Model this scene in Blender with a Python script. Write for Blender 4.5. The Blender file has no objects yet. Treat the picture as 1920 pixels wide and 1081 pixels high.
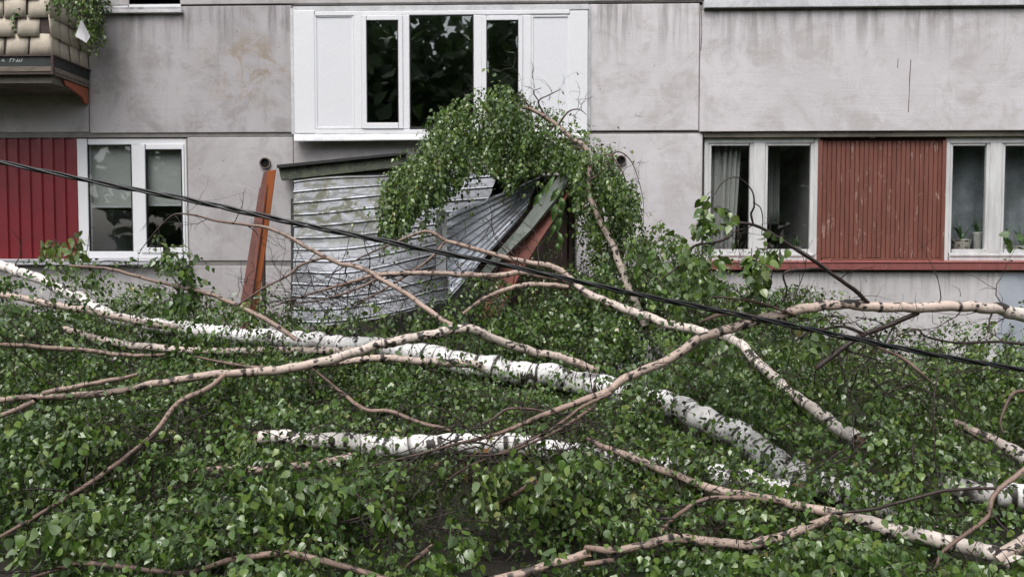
import bpy, bmesh, math, random
import numpy as np
from mathutils import Vector, Matrix, Euler, noise as mnoise

random.seed(7)
rng = np.random.default_rng(11)
SC = bpy.context.scene
COL = SC.collection
R = math.radians

# ------------------------------------------------------------------ camera, sky, sun, exposure
FPX = 1507.0                       # focal length in photo pixels (1920 wide)
PITCH, YAW = R(2.5), R(1.6)
CAM = Vector((0, 0, 1.6))
cam_d = bpy.data.cameras.new("camera")
cam = bpy.data.objects.new("camera", cam_d)
COL.objects.link(cam)
cam.location = CAM
cam.rotation_euler = (math.pi / 2 - PITCH, 0, YAW)
cam_d.sensor_width = 36
cam_d.lens = 36 * FPX / 1920
cam_d.clip_start, cam_d.clip_end = 0.05, 3000
SC.camera = cam
CM = cam.rotation_euler.to_matrix()
CMn = np.array(CM)

SUN_EL, SUN_ROT = R(58), R(200)
world = bpy.data.worlds.new("World")
SC.world = world
world.use_nodes = True
wn, wl = world.node_tree.nodes, world.node_tree.links
wn.clear()
sky = wn.new("ShaderNodeTexSky")
sky.sky_type = 'NISHITA'
sky.sun_disc = False
sky.sun_elevation, sky.sun_rotation = SUN_EL, SUN_ROT
sky.dust_density = 4.0
hsv = wn.new("ShaderNodeHueSaturation")        # cloud cover: the blue goes out of the sky
hsv.inputs["Saturation"].default_value = 0.26
bg = wn.new("ShaderNodeBackground")
bg.inputs["Strength"].default_value = 0.15
wo = wn.new("ShaderNodeOutputWorld")
wl.new(sky.outputs[0], hsv.inputs["Color"])
wl.new(hsv.outputs[0], bg.inputs["Color"])
wl.new(bg.outputs[0], wo.inputs["Surface"])

sd = bpy.data.lights.new("sun", 'SUN')
sd.energy, sd.angle, sd.color = 0.8, R(35), (1.0, 0.97, 0.94)
sun = bpy.data.objects.new("sun", sd)
COL.objects.link(sun)
# light comes from behind the camera, high up
sun.rotation_euler = Vector((math.sin(SUN_ROT) * math.cos(SUN_EL), math.cos(SUN_ROT) * math.cos(SUN_EL), math.sin(SUN_EL))).to_track_quat('Z', 'Y').to_euler()

SC.view_settings.view_transform = 'Standard'
SC.view_settings.look = 'None'
SC.view_settings.exposure = 0.68
SC.view_settings.gamma = 1.0
SC.view_settings.use_curve_mapping = False
SC.cycles.use_denoising = True
SC.cycles.max_bounces = 8
SC.cycles.transparent_max_bounces = 12
SC.cycles.caustics_reflective = False
SC.cycles.caustics_refractive = False

# ------------------------------------------------------------------ helpers
W = 9.4                            # distance of the facade plane


def at(px, py, Y):
    d = CM @ Vector(((px - 960) / FPX, -(py - 540.5) / FPX, -1.0))
    return CAM + d * ((Y - CAM.y) / d.y)


def proj(P):
    q = (np.asarray(P) - np.array(CAM)) @ CMn
    dep = -q[:, 2]
    return 960 + q[:, 0] / dep * FPX, 540.5 - q[:, 1] / dep * FPX, dep


def rect(px0, py0, px1, py1, Y=W):
    a, b, c, d = at(px0, py0, Y), at(px1, py0, Y), at(px0, py1, Y), at(px1, py1, Y)
    return (a.x + c.x) / 2, (b.x + d.x) / 2, (c.z + d.z) / 2, (a.z + b.z) / 2


class MB:
    def __init__(s):
        s.v, s.f = [], []

    def box(s, x0, x1, y0, y1, z0, z1):
        n = len(s.v)
        s.v += [(x, y, z) for x in (x0, x1) for y in (y0, y1) for z in (z0, z1)]
        s.f += [tuple(n + i for i in q) for q in ((0, 1, 3, 2), (4, 6, 7, 5), (0, 4, 5, 1), (2, 3, 7, 6), (0, 2, 6, 4), (1, 5, 7, 3))]
        return s

    def pbox(s, px0, py0, px1, py1, yf, yb):
        x0, x1, z0, z1 = rect(px0, py0, px1, py1, yf)
        return s.box(x0, x1, yf, yb, z0, z1)

    def room(s, x0, x1, y0, y1, z0, z1, t=0.05):
        s.box(x0 - t, x1 + t, y1, y1 + t, z0 - t, z1 + t)
        s.box(x0 - t, x0, y0, y1, z0 - t, z1 + t)
        s.box(x1, x1 + t, y0, y1, z0 - t, z1 + t)
        s.box(x0, x1, y0, y1, z0 - t, z0)
        s.box(x0, x1, y0, y1, z1, z1 + t)
        return s

    def hexa(s, p):
        """8 points: a quad and the quad behind it"""
        n = len(s.v)
        s.v += [tuple(q) for q in p]
        s.f += [tuple(n + i for i in q) for q in ((0, 1, 2, 3), (7, 6, 5, 4), (0, 4, 5, 1), (1, 5, 6, 2), (2, 6, 7, 3), (3, 7, 4, 0))]
        return s

    def slab(s, quad, off):
        return s.hexa(list(quad) + [Vector(q) + Vector(off) for q in quad])

    def tube(s, pts, rad, n=8, cap=True):
        pts = [Vector(p) for p in pts]
        b = len(s.v)
        up = Vector((0.3, 0.2, 1)).normalized()
        for i, p in enumerate(pts):
            t = (pts[min(i + 1, len(pts) - 1)] - pts[max(i - 1, 0)]).normalized()
            a = t.cross(up)
            if a.length < 1e-3:
                a = t.cross(Vector((1, 0, 0)))
            a.normalize()
            c = t.cross(a).normalized()
            r = rad[i] if hasattr(rad, '__len__') else rad
            s.v += [tuple(p + (a * math.cos(k * 2 * math.pi / n) + c * math.sin(k * 2 * math.pi / n)) * r) for k in range(n)]
        for i in range(len(pts) - 1):
            for k in range(n):
                s.f.append((b + i * n + k, b + i * n + (k + 1) % n, b + (i + 1) * n + (k + 1) % n, b + (i + 1) * n + k))
        if cap:
            s.f.append(tuple(b + k for k in range(n))[::-1])
            s.f.append(tuple(b + (len(pts) - 1) * n + k for k in range(n)))
        return s

    def lathe(s, c, prof, n=16):
        b = len(s.v)
        for r, z in prof:
            s.v += [(c[0] + r * math.cos(k * 2 * math.pi / n), c[1] + r * math.sin(k * 2 * math.pi / n), c[2] + z) for k in range(n)]
        for i in range(len(prof) - 1):
            for k in range(n):
                s.f.append((b + i * n + k, b + i * n + (k + 1) % n, b + (i + 1) * n + (k + 1) % n, b + (i + 1) * n + k))
        s.f.append(tuple(b + k for k in range(n))[::-1])
        return s

    def grid(s, fn, nu, nv):
        b = len(s.v)
        for j in range(nv + 1):
            for i in range(nu + 1):
                s.v.append(tuple(fn(i / nu, j / nv)))
        for j in range(nv):
            for i in range(nu):
                a = b + j * (nu + 1) + i
                s.f.append((a, a + 1, a + nu + 2, a + nu + 1))
        return s

    def obj(s, name, mat, parent=None, bevel=0, smooth=False, solid=0, kind=None):
        me = bpy.data.meshes.new(name)
        me.from_pydata(s.v, [], s.f)
        return link(name, me, mat, parent, bevel, smooth, solid, kind)


def link(name, me, mat, parent=None, bevel=0, smooth=False, solid=0, kind=None):
    if mat:
        me.materials.append(mat)
    if smooth:
        me.polygons.foreach_set("use_smooth", [True] * len(me.polygons))
    me.update()
    o = bpy.data.objects.new(name, me)
    COL.objects.link(o)
    if parent is not None:
        o.parent = parent
        if parent.type == 'EMPTY':
            o.location = -parent.location
    if solid:
        m = o.modifiers.new("solid", 'SOLIDIFY')
        m.thickness, m.offset = solid, -1
    if bevel:
        m = o.modifiers.new("bevel", 'BEVEL')
        m.width, m.segments, m.limit_method = bevel, 2, 'ANGLE'
    if kind:
        o["kind"] = kind
    return o


def thing(name, label, cat, loc=(0, 0, 0), group=None):
    o = bpy.data.objects.new(name, None)
    o.empty_display_size = 0.2
    COL.objects.link(o)
    o.location = loc
    o["label"], o["category"] = label, cat
    if group:
        o["group"] = group
    return o


# ------------------------------------------------------------------ materials
class NT:
    """a small node-graph writer"""

    def __init__(s, name):
        s.m = bpy.data.materials.new(name)
        s.m.use_nodes = True
        s.n, s.l = s.m.node_tree.nodes, s.m.node_tree.links
        s.n.clear()
        s.out = s.n.new("ShaderNodeOutputMaterial")

    def put(s, sock, v):
        if v is None:
            return
        if isinstance(v, bpy.types.NodeSocket):
            s.l.new(v, sock)
        elif isinstance(v, (tuple, list)) and len(v) == 3 and sock.type == 'RGBA':
            sock.default_value = (*v, 1)
        else:
            sock.default_value = v

    def obj(s):
        return s.n.new("ShaderNodeTexCoord").outputs["Object"]

    def attr(s, name, out="Fac"):
        a = s.n.new("ShaderNodeAttribute")
        a.attribute_name = name
        return a.outputs[out]

    def scale(s, v, xyz):
        a = s.n.new("ShaderNodeVectorMath")
        a.operation = 'MULTIPLY'
        s.put(a.inputs[0], v)
        a.inputs[1].default_value = xyz
        return a.outputs[0]

    def sub(s, v, xyz):
        a = s.n.new("ShaderNodeVectorMath")
        a.operation = 'SUBTRACT'
        s.put(a.inputs[0], v)
        a.inputs[1].default_value = xyz
        return a.outputs[0]

    def vlen(s, v):
        a = s.n.new("ShaderNodeVectorMath")
        a.operation = 'LENGTH'
        s.put(a.inputs[0], v)
        return a.outputs["Value"]

    def sep(s, v, i):
        a = s.n.new("ShaderNodeSeparateXYZ")
        s.put(a.inputs[0], v)
        return a.outputs[i]

    def noise(s, v, scale, detail=4, rough=0.55, dist=0):
        a = s.n.new("ShaderNodeTexNoise")
        s.put(a.inputs["Vector"], v)
        a.inputs["Scale"].default_value = scale
        a.inputs["Detail"].default_value = detail
        a.inputs["Roughness"].default_value = rough
        a.inputs["Distortion"].default_value = dist
        return a.outputs["Fac"]

    def ramp(s, v, lo, hi, a=0.0, b=1.0):
        m = s.n.new("ShaderNodeMapRange")
        m.interpolation_type = 'SMOOTHSTEP'
        s.put(m.inputs[0], v)
        for i, q in enumerate((lo, hi, a, b)):
            m.inputs[i + 1].default_value = q
        return m.outputs[0]

    def math(s, op, a, b=None):
        m = s.n.new("ShaderNodeMath")
        m.operation = op
        s.put(m.inputs[0], a)
        s.put(m.inputs[1], b)
        return m.outputs[0]

    def mix(s, f, a, b, mode='MIX'):
        m = s.n.new("ShaderNodeMix")
        m.data_type, m.blend_type = 'RGBA', mode
        s.put(m.inputs[0], f)
        s.put(m.inputs[6], a)
        s.put(m.inputs[7], b)
        return m.outputs[2]

    def cramp(s, f, stops):
        c = s.n.new("ShaderNodeValToRGB")
        s.put(c.inputs[0], f)
        e = c.color_ramp.elements
        while len(e) < len(stops):
            e.new(0.5)
        for q, (p, col) in zip(e, stops):
            q.position, q.color = p, (*col, 1)
        return c.outputs[0]

    def bump(s, h, strength, dist=0.01, nrm=None):
        b = s.n.new("ShaderNodeBump")
        s.put(b.inputs["Height"], h)
        b.inputs["Strength"].default_value = strength
        b.inputs["Distance"].default_value = dist
        if nrm is not None:
            s.put(b.inputs["Normal"], nrm)
        return b.outputs[0]

    def bsdf(s, col, rough=0.6, metal=0.0, nrm=None, spec=0.5):
        b = s.n.new("ShaderNodeBsdfPrincipled")
        s.put(b.inputs["Base Color"], col)
        s.put(b.inputs["Roughness"], rough)
        s.put(b.inputs["Metallic"], metal)
        s.put(b.inputs["Specular IOR Level"], spec)
        s.put(b.inputs["Normal"], nrm)
        return b.outputs[0]

    def done(s, sh):
        s.l.new(sh, s.out.inputs["Surface"])
        return s.m


def weathered(name, col, dark=0.6, rough=0.55, scale=6, metal=0.0, amt=0.5, bumps=0.2, stretch=(1, 1, 1), fine=60):
    t = NT(name)
    o = t.scale(t.obj(), stretch)
    n1 = t.ramp(t.noise(o, scale, 6, 0.65), 0.38, 0.68)
    n2 = t.ramp(t.noise(o, fine, 4, 0.6), 0.35, 0.75)
    c = t.mix(t.math('MULTIPLY', n1, amt), col, tuple(q * dark for q in col))
    c = t.mix(t.math('MULTIPLY', n2, amt * 0.5), c, tuple(q * dark * 0.8 for q in col))
    return t.done(t.bsdf(c, t.ramp(n1, 0, 1, rough, rough + 0.15), metal, t.bump(t.noise(o, fine, 4), bumps, 0.004)))


def concrete(name, base, light, dark, brown=None, brown_at=None, brown_r=1.0, drip_z=None, seed=0.0, drip_len=0.6, grime=0.5):
    t = NT(name)
    o = t.obj()
    sh = t.sub(o, (seed * 3.7, 0, seed * 5.1))
    big = t.noise(sh, 0.75, 7, 0.62, 0.4)
    med = t.noise(sh, 2.6, 8, 0.68, 0.6)
    fin = t.noise(sh, 55, 5, 0.65)
    trow = t.noise(t.scale(sh, (1.6, 1, 22)), 1.0, 7, 0.75, 0.6)
    c = t.mix(t.ramp(big, 0.36, 0.66), base, light)
    c = t.mix(t.math('MULTIPLY', t.ramp(med, 0.47, 0.70), 0.75), c, dark)
    pt = t.noise(t.sub(sh, (9, 0, 4)), 1.5, 9, 0.72, 1.2)
    c = t.mix(t.math('MULTIPLY', t.ramp(pt, 0.53, 0.60), 0.45), c, light)
    c = t.mix(t.math('MULTIPLY', t.ramp(pt, 0.45, 0.37), 0.4), c, dark)
    c = t.mix(t.math('MULTIPLY', t.ramp(trow, 0.55, 0.75), 0.2), c, light)
    c = t.mix(t.math('MULTIPLY', t.ramp(trow, 0.44, 0.25), 0.16), c, dark)
    c = t.mix(t.math('MULTIPLY', t.ramp(fin, 0.56, 0.76), 0.35), c, dark)
    pits = t.ramp(t.noise(sh, 16, 3, 0.5), 0.71, 0.77)
    c = t.mix(t.math('MULTIPLY', pits, 0.55), c, tuple(q * 0.45 for q in dark))
    if brown:
        d = t.vlen(t.scale(t.sub(o, brown_at), (1 / brown_r, 0, 1.5 / brown_r)))
        k = t.math('MULTIPLY', t.ramp(d, 1.0, 0.25), t.ramp(t.noise(sh, 3.4, 8, 0.7, 0.8), 0.46, 0.62))
        c = t.mix(t.math('MULTIPLY', k, 0.75), c, brown)
    if drip_z is not None:
        st = t.noise(t.scale(sh, (5.0, 0, 0.35)), 1.6, 5, 0.65)
        g = t.ramp(t.sep(o, 2), drip_z - drip_len, drip_z)
        k = t.math('MULTIPLY', g, t.ramp(st, 0.44, 0.68))
        c = t.mix(t.math('MULTIPLY', k, 0.8), c, tuple(q * 0.55 for q in dark))
    st2 = t.noise(t.scale(sh, (9.0, 0, 0.5)), 1.3, 4, 0.6)
    c = t.mix(t.math('MULTIPLY', t.ramp(st2, 0.58, 0.72), grime * 0.5), c, dark)
    h = t.math('ADD', t.math('MULTIPLY', trow, 0.8), t.math('ADD', t.math('MULTIPLY', fin, 0.5), t.math('MULTIPLY', med, 1.2)))
    return t.done(t.bsdf(c, t.ramp(big, 0.3, 0.7, 0.75, 0.92), 0, t.bump(h, 0.28, 0.012), 0.3))


M = {}
bs = at(470, 130, W)
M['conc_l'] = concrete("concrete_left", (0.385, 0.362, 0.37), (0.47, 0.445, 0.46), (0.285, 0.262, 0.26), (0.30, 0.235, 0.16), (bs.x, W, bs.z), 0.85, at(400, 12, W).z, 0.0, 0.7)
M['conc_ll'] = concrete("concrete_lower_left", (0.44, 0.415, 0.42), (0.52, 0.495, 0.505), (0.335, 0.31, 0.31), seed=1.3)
M['conc_r'] = concrete("concrete_right", (0.575, 0.545, 0.56), (0.67, 0.64, 0.66), (0.46, 0.43, 0.42), drip_z=at(1600, 12, W).z, seed=2.1, drip_len=0.75)
M['conc_rl'] = concrete("concrete_lower_right", (0.55, 0.525, 0.53), (0.64, 0.615, 0.625), (0.42, 0.39, 0.38), drip_z=at(1600, 505, W).z, seed=3.4, drip_len=0.5, grime=0.8)
M['conc_top'] = concrete("concrete_band", (0.42, 0.395, 0.39), (0.5, 0.48, 0.48), (0.29, 0.27, 0.26), seed=4.2)
M['mortar'] = weathered("mortar", (0.24, 0.225, 0.215), 0.6, 0.9, 9, bumps=0.5)
M['soffit'] = weathered("soffit_concrete", (0.16, 0.145, 0.12), 0.5, 0.9, 3, amt=0.8)
M['pvc'] = weathered("white_plastic", (0.80, 0.80, 0.83), 0.93, 0.32, 2.0, amt=0.5, bumps=0.02)
M['pvcp'] = weathered("white_panel", (0.76, 0.765, 0.80), 0.95, 0.4, 1.2, amt=0.6, bumps=0.03)
M['flash'] = weathered("white_flashing", (0.66, 0.66, 0.68), 0.55, 0.45, 5, amt=0.6, bumps=0.1)
M['sillw'] = weathered("grey_sill", (0.50, 0.50, 0.53), 0.6, 0.4, 5, amt=0.5, bumps=0.05)
M['rubber'] = weathered("black_seal", (0.02, 0.02, 0.022), 0.6, 0.6, 9)


def old_paint(name, col, under, amount=0.55, z_bias=None):
    t = NT(name)
    o = t.obj()
    ch = t.noise(t.scale(o, (1, 1, 0.35)), 14, 8, 0.75, 0.5)
    lo = t.ramp(ch, amount, amount + 0.05)
    n = t.ramp(t.noise(t.scale(o, (1, 1, 0.15)), 9, 6, 0.7), 0.35, 0.7)
    c = t.mix(t.math('MULTIPLY', n, 0.55), col, tuple(q * 0.55 for q in col))
    c = t.mix(lo, c, under)
    return t.done(t.bsdf(c, 0.62, 0, t.bump(t.math('SUBTRACT', n, lo), 0.3, 0.003), 0.35))


M['woodw'] = old_paint("old_white_paint", (0.68, 0.68, 0.68), (0.33, 0.29, 0.25), 0.66)
M['redwood'] = old_paint("red_brown_boards", (0.205, 0.078, 0.058), (0.36, 0.24, 0.20), 0.58)
M['redsill'] = old_paint("red_sill_paint", (0.27, 0.09, 0.082), (0.42, 0.34, 0.32), 0.62)
M['redsheet'] = weathered("red_metal_sheet", (0.185, 0.009, 0.017), 0.6, 0.42, 4, amt=0.5, bumps=0.05)
M['darkred'] = weathered("dark_red_lintel", (0.05, 0.015, 0.013), 0.6, 0.7)
M['redbeam'] = old_paint("red_lead_beam", (0.22, 0.075, 0.055), (0.11, 0.05, 0.04), 0.6)
M['brownpost'] = weathered("brown_painted_wood", (0.16, 0.058, 0.045), 0.6, 0.6, 5, amt=0.6, stretch=(3, 3, 0.5))
M['orangepost'] = weathered("orange_painted_wood", (0.60, 0.17, 0.05), 0.6, 0.55, 5, amt=0.6, stretch=(3, 3, 0.5))
M['rustpole'] = weathered("rusty_pole", (0.075, 0.05, 0.042), 0.5, 0.7, 12)
M['orangemetal'] = weathered("orange_bracket_paint", (0.36, 0.10, 0.05), 0.6, 0.6, 12)
M['darkwood'] = weathered("dark_weathered_wood", (0.075, 0.05, 0.042), 0.45, 0.75, 8, amt=0.8, stretch=(0.6, 3, 4), bumps=0.4)
M['greywood'] = weathered("grey_weathered_wood", (0.20, 0.165, 0.135), 0.45, 0.8, 8, amt=0.8, stretch=(0.6, 3, 4), bumps=0.4)
M['blackboard'] = weathered("black_fascia", (0.018, 0.02, 0.02), 0.6, 0.5, 8)
M['chalk'] = weathered("white_brush_paint", (0.55, 0.57, 0.58), 0.6, 0.8, 30)
M['tile'] = weathered("sand_coloured_tile", (0.52, 0.455, 0.37), 0.68, 0.75, 4, amt=0.6, bumps=0.3, fine=45)
M['curtain'] = weathered("sheer_curtain", (0.5, 0.49, 0.48), 0.75, 0.9, 4)
M['blind'] = weathered("grey_blind_cloth", (0.42, 0.43, 0.42), 0.92, 0.9, 2)
M['room'] = weathered("dim_room_wall", (0.34, 0.33, 0.33), 0.7, 0.9, 1.5)
M['roomblue'] = weathered("grey_blue_room_wall", (0.36, 0.38, 0.41), 0.45, 0.9, 2.2, amt=0.9)
M['roombrown'] = weathered("brown_room_wall", (0.12, 0.06, 0.055), 0.6, 0.9, 2)
M['cab'] = weathered("white_cabinet", (0.62, 0.66, 0.70), 0.9, 0.4)
M['steel'] = weathered("brushed_steel", (0.5, 0.5, 0.5), 0.8, 0.35, metal=1.0)
M['pot'] = None
M['potwhite'] = weathered("white_pot", (0.62, 0.60, 0.56), 0.8, 0.4)
M['soil'] = weathered("dark_soil", (0.045, 0.034, 0.024), 0.5, 0.95, 20, bumps=0.8)
M['cable'] = weathered("black_cable_sheath", (0.012, 0.012, 0.014), 0.7, 0.3, 20, bumps=0.05)
M['clay'] = weathered("clay_pipe", (0.16, 0.12, 0.10), 0.5, 0.85, 20)
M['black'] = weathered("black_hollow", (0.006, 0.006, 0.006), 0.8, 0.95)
M['door'] = weathered("dark_brown_door", (0.055, 0.032, 0.026), 0.6, 0.6, 5)
M['greypipe'] = weathered("grey_pipe_paint", (0.36, 0.37, 0.38), 0.6, 0.5, 14)
M['paper'] = weathered("white_plastic_scrap", (0.72, 0.70, 0.72), 0.8, 0.5, 10)
M['brick'] = weathered("orange_brick", (0.32, 0.13, 0.07), 0.5, 0.9, 14, bumps=0.6)
M['step'] = weathered("grey_concrete_step", (0.33, 0.32, 0.30), 0.5, 0.9, 5, bumps=0.5)

t = NT("patterned_pot")
o_ = t.obj()
M['pot'] = t.done(t.bsdf(t.mix(t.ramp(t.noise(o_, 26, 2, 0.5, 1.0), 0.52, 0.58), (0.62, 0.58, 0.52), (0.16, 0.11, 0.07)), 0.35))

# moss-stained board under the wall
t = NT("mossy_board")
o_ = t.obj()
c_ = t.mix(t.ramp(t.noise(o_, 9, 6, 0.7), 0.4, 0.65), (0.035, 0.04, 0.03), (0.085, 0.10, 0.055))
c_ = t.mix(t.ramp(t.noise(t.scale(o_, (1, 1, 3)), 30, 4), 0.55, 0.7), c_, (0.14, 0.14, 0.11))
M['mossboard'] = t.done(t.bsdf(c_, 0.7, 0, t.bump(t.noise(o_, 60, 3), 0.3, 0.004)))
t = NT("green_grey_flashing")
o_ = t.obj()
c_ = t.mix(t.ramp(t.noise(o_, 7, 6, 0.7), 0.4, 0.65), (0.085, 0.098, 0.088), (0.05, 0.065, 0.048))
M['barge'] = t.done(t.bsdf(c_, 0.42, 0.3, t.bump(t.noise(o_, 40, 3), 0.15, 0.004)))

# galvanised sheet: spangle, dull patches, moss at the wall end
ml = at(620, 385, 9.0)


def zinc(name, mossy, alb=1.0):
    t = NT(name)
    o = t.obj()
    v = t.n.new("ShaderNodeTexVoronoi")
    t.put(v.inputs["Vector"], o)
    v.inputs["Scale"].default_value = 60
    sp = t.ramp(t.sep(v.outputs["Color"], 0), 0, 1, -0.03, 0.05)
    big = t.noise(o, 2.2, 7, 0.68, 0.6)
    c = t.mix(t.ramp(big, 0.35, 0.62), tuple(alb * q for q in (0.13, 0.137, 0.15)), tuple(alb * q for q in (0.21, 0.22, 0.245)))
    dull = t.ramp(t.noise(t.scale(o, (0.8, 1, 4.5)), 3.2, 8, 0.72, 0.4), 0.48, 0.64)
    c = t.mix(t.math('MULTIPLY', dull, 0.6), c, (0.10, 0.10, 0.095))
    spots = t.ramp(t.noise(o, 34, 4, 0.6), 0.60, 0.68)
    c = t.mix(t.math('MULTIPLY', spots, 0.5), c, (0.11, 0.11, 0.10))
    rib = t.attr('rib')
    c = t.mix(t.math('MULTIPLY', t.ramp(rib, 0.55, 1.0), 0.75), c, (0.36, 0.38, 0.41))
    met = t.math('MULTIPLY', t.ramp(t.math('MAXIMUM', dull, spots), 0, 1, 1, 0.3), 0.5)
    rough = t.math('ADD', t.ramp(dull, 0, 1, 0.5, 0.68), sp)
    if mossy:
        d = t.vlen(t.scale(t.sub(o, (ml.x, 9.0, ml.z)), (1 / 1.3, 0.4, 1 / 0.62)))
        m = t.math('MULTIPLY', t.ramp(d, 1.15, 0.2), t.ramp(t.noise(o, 7, 9, 0.75, 0.5), 0.44, 0.58))
        c = t.mix(t.math('MULTIPLY', m, 0.75), c, t.mix(t.noise(o, 30, 3), (0.075, 0.078, 0.035), (0.16, 0.155, 0.09)))
        met = t.math('MULTIPLY', met, t.ramp(m, 0, 1, 1, 0))
        rough = t.math('MAXIMUM', rough, t.math('MULTIPLY', m, 0.9))
    h = t.math('ADD', t.noise(o, 3.5, 3), t.math('MULTIPLY', t.noise(o, 90, 2), 0.05))
    return t.done(t.bsdf(c, rough, met, t.bump(h, 0.25, 0.02)))


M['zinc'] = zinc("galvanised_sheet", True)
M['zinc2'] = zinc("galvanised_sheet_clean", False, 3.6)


def glass(name, tint=(0.96, 0.975, 0.97), boost=1.8):
    t = NT(name)
    lw_ = t.n.new("ShaderNodeLayerWeight")
    lw_.inputs["Blend"].default_value = 0.5
    fres = t.math('ADD', t.math('MULTIPLY', t.math('POWER', lw_.outputs["Facing"], 5.0), 0.9), 0.042 * boost)
    tr = t.n.new("ShaderNodeBsdfTransparent")
    tr.inputs[0].default_value = (*tint, 1)
    gl = t.n.new("ShaderNodeBsdfGlossy")
    gl.inputs["Roughness"].default_value = 0.015
    t.put(gl.inputs["Normal"], t.bump(t.noise(t.obj(), 1.6, 2), 0.05, 0.02))
    mx = t.n.new("ShaderNodeMixShader")
    t.put(mx.inputs[0], fres)
    t.l.new(tr.outputs[0], mx.inputs[1])
    t.l.new(gl.outputs[0], mx.inputs[2])
    return t.done(mx.outputs[0])


M['glass'] = glass("window_glass")
M['glasst'] = glass("tinted_window_glass", (0.72, 0.78, 0.77), 4.0)

# birch bark; 'ring' = (cos, sin, metres along), 'rad' = radius in metres, 'knot' = dark collars
t = NT("birch_bark")
rg, rad, knot = t.attr("ring", "Vector"), t.attr("rad"), t.attr("knot")
thin = t.cramp(t.math('MULTIPLY', rad, 14.0), [(0.0, (0.028, 0.018, 0.015)), (0.06, (0.05, 0.03, 0.024)), (0.13, (0.15, 0.095, 0.075)), (0.24, (0.36, 0.255, 0.205)), (0.42, (0.57, 0.45, 0.38)), (0.62, (0.72, 0.66, 0.61)), (1.0, (0.80, 0.78, 0.77))])
patch = t.noise(t.scale(rg, (0.8, 0.8, 5)), 1.0, 5, 0.6)
c_ = t.mix(t.math('MULTIPLY', t.ramp(patch, 0.52, 0.68), 0.3), thin, t.mix(0.5, thin, (0.22, 0.17, 0.14)))
wide = t.ramp(t.noise(t.scale(rg, (0.55, 0.55, 12)), 1.0, 3, 0.55, 0.2), 0.60, 0.62)
fine = t.ramp(t.noise(t.scale(rg, (1.3, 1.3, 48)), 1.0, 3, 0.6), 0.60, 0.66)
dots = t.ramp(t.noise(t.scale(rg, (4, 4, 70)), 1.0, 2, 0.5), 0.68, 0.74)
bigw = t.ramp(rad, 0.008, 0.024)
dk = t.math('MAXIMUM', t.math('MULTIPLY', wide, bigw), t.math('MULTIPLY', t.math('MAXIMUM', fine, dots), 0.75))
kn = t.math('MULTIPLY', t.ramp(knot, 0.15, 0.6), t.ramp(t.noise(t.scale(rg, (1.25, 1.25, 9)), 1.0, 4, 0.65), 0.43, 0.52))
dk = t.math('MAXIMUM', dk, kn)
c_ = t.mix(dk, c_, (0.030, 0.025, 0.022))
lich = t.ramp(t.noise(t.scale(rg, (1.5, 1.5, 4)), 1.0, 6, 0.7), 0.66, 0.74)
c_ = t.mix(t.math('MULTIPLY', lich, 0.35), c_, (0.13, 0.14, 0.08))
M['bark'] = t.done(t.bsdf(c_, 0.55, 0, t.bump(t.math('ADD', dk, t.noise(t.scale(rg, (2, 2, 60)), 1.0, 3)), -0.35, 0.004), 0.45))

t = NT("broken_wood")
M['broken'] = t.done(t.bsdf(t.mix(t.noise(t.scale(t.obj(), (6, 1, 1)), 20, 4), (0.45, 0.32, 0.19), (0.2, 0.12, 0.07)), 0.8))

M['twig'] = weathered("dark_twig_bark", (0.038, 0.024, 0.020), 0.6, 0.5, 30)


def leafmat(name, stops, rough=0.21, trans=0.16):
    t = NT(name)
    tint = t.attr("tint")
    c = t.cramp(tint, stops)
    c = t.mix(t.math('MULTIPLY', t.ramp(t.noise(t.obj(), 70, 2), 0.45, 0.7), 0.35), c, t.mix(0.5, c, (0.02, 0.05, 0.012)))
    geo = t.n.new("ShaderNodeNewGeometry")
    pale = t.mix(0.45, c, (0.11, 0.155, 0.09))
    c = t.mix(geo.outputs["Backfacing"], c, pale)
    rg = t.ramp(geo.outputs["Backfacing"], 0, 1, rough, 0.55)
    p = t.n.new("ShaderNodeBsdfPrincipled")
    t.put(p.inputs["Base Color"], c)
    t.put(p.inputs["Roughness"], rg)
    p.inputs["Specular IOR Level"].default_value = 0.65
    tl = t.n.new("ShaderNodeBsdfTranslucent")
    t.put(tl.inputs["Color"], t.mix(0.4, c, (0.12, 0.22, 0.03)))
    mx = t.n.new("ShaderNodeMixShader")
    mx.inputs[0].default_value = trans
    t.l.new(p.outputs[0], mx.inputs[1])
    t.l.new(tl.outputs[0], mx.inputs[2])
    return t.done(mx.outputs[0])


M['leaf'] = leafmat("birch_leaf", [(0.0, (0.036, 0.078, 0.016)), (0.4, (0.085, 0.155, 0.028)), (0.72, (0.148, 0.225, 0.044)), (0.93, (0.22, 0.28, 0.085)), (0.985, (0.20, 0.19, 0.05)), (1.0, (0.24, 0.11, 0.035))])
M['freshleaf'] = leafmat("fresh_broad_leaf", [(0.0, (0.06, 0.14, 0.03)), (1.0, (0.14, 0.24, 0.07))], 0.4, 0.35)
M['houseplant'] = leafmat("houseplant_leaf", [(0.0, (0.04, 0.11, 0.03)), (1.0, (0.12, 0.22, 0.07))], 0.4, 0.2)

t = NT("wet_soil_and_grass")
o_ = t.obj()
c_ = t.mix(t.ramp(t.noise(o_, 1.4, 7, 0.7), 0.4, 0.62), (0.018, 0.014, 0.010), (0.020, 0.030, 0.010))
c_ = t.mix(t.ramp(t.noise(o_, 25, 5), 0.5, 0.7), c_, (0.032, 0.026, 0.018))
M['ground'] = t.done(t.bsdf(c_, 0.9, 0, t.bump(t.noise(o_, 22, 6), 0.8, 0.03)))

# ------------------------------------------------------------------ ground
g = MB()
g.grid(lambda u, v: (-700 + 1400 * u, -700 + 1400 * v, 0.0), 28, 28)
g.obj("ground", M['ground'], kind="structure")

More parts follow.
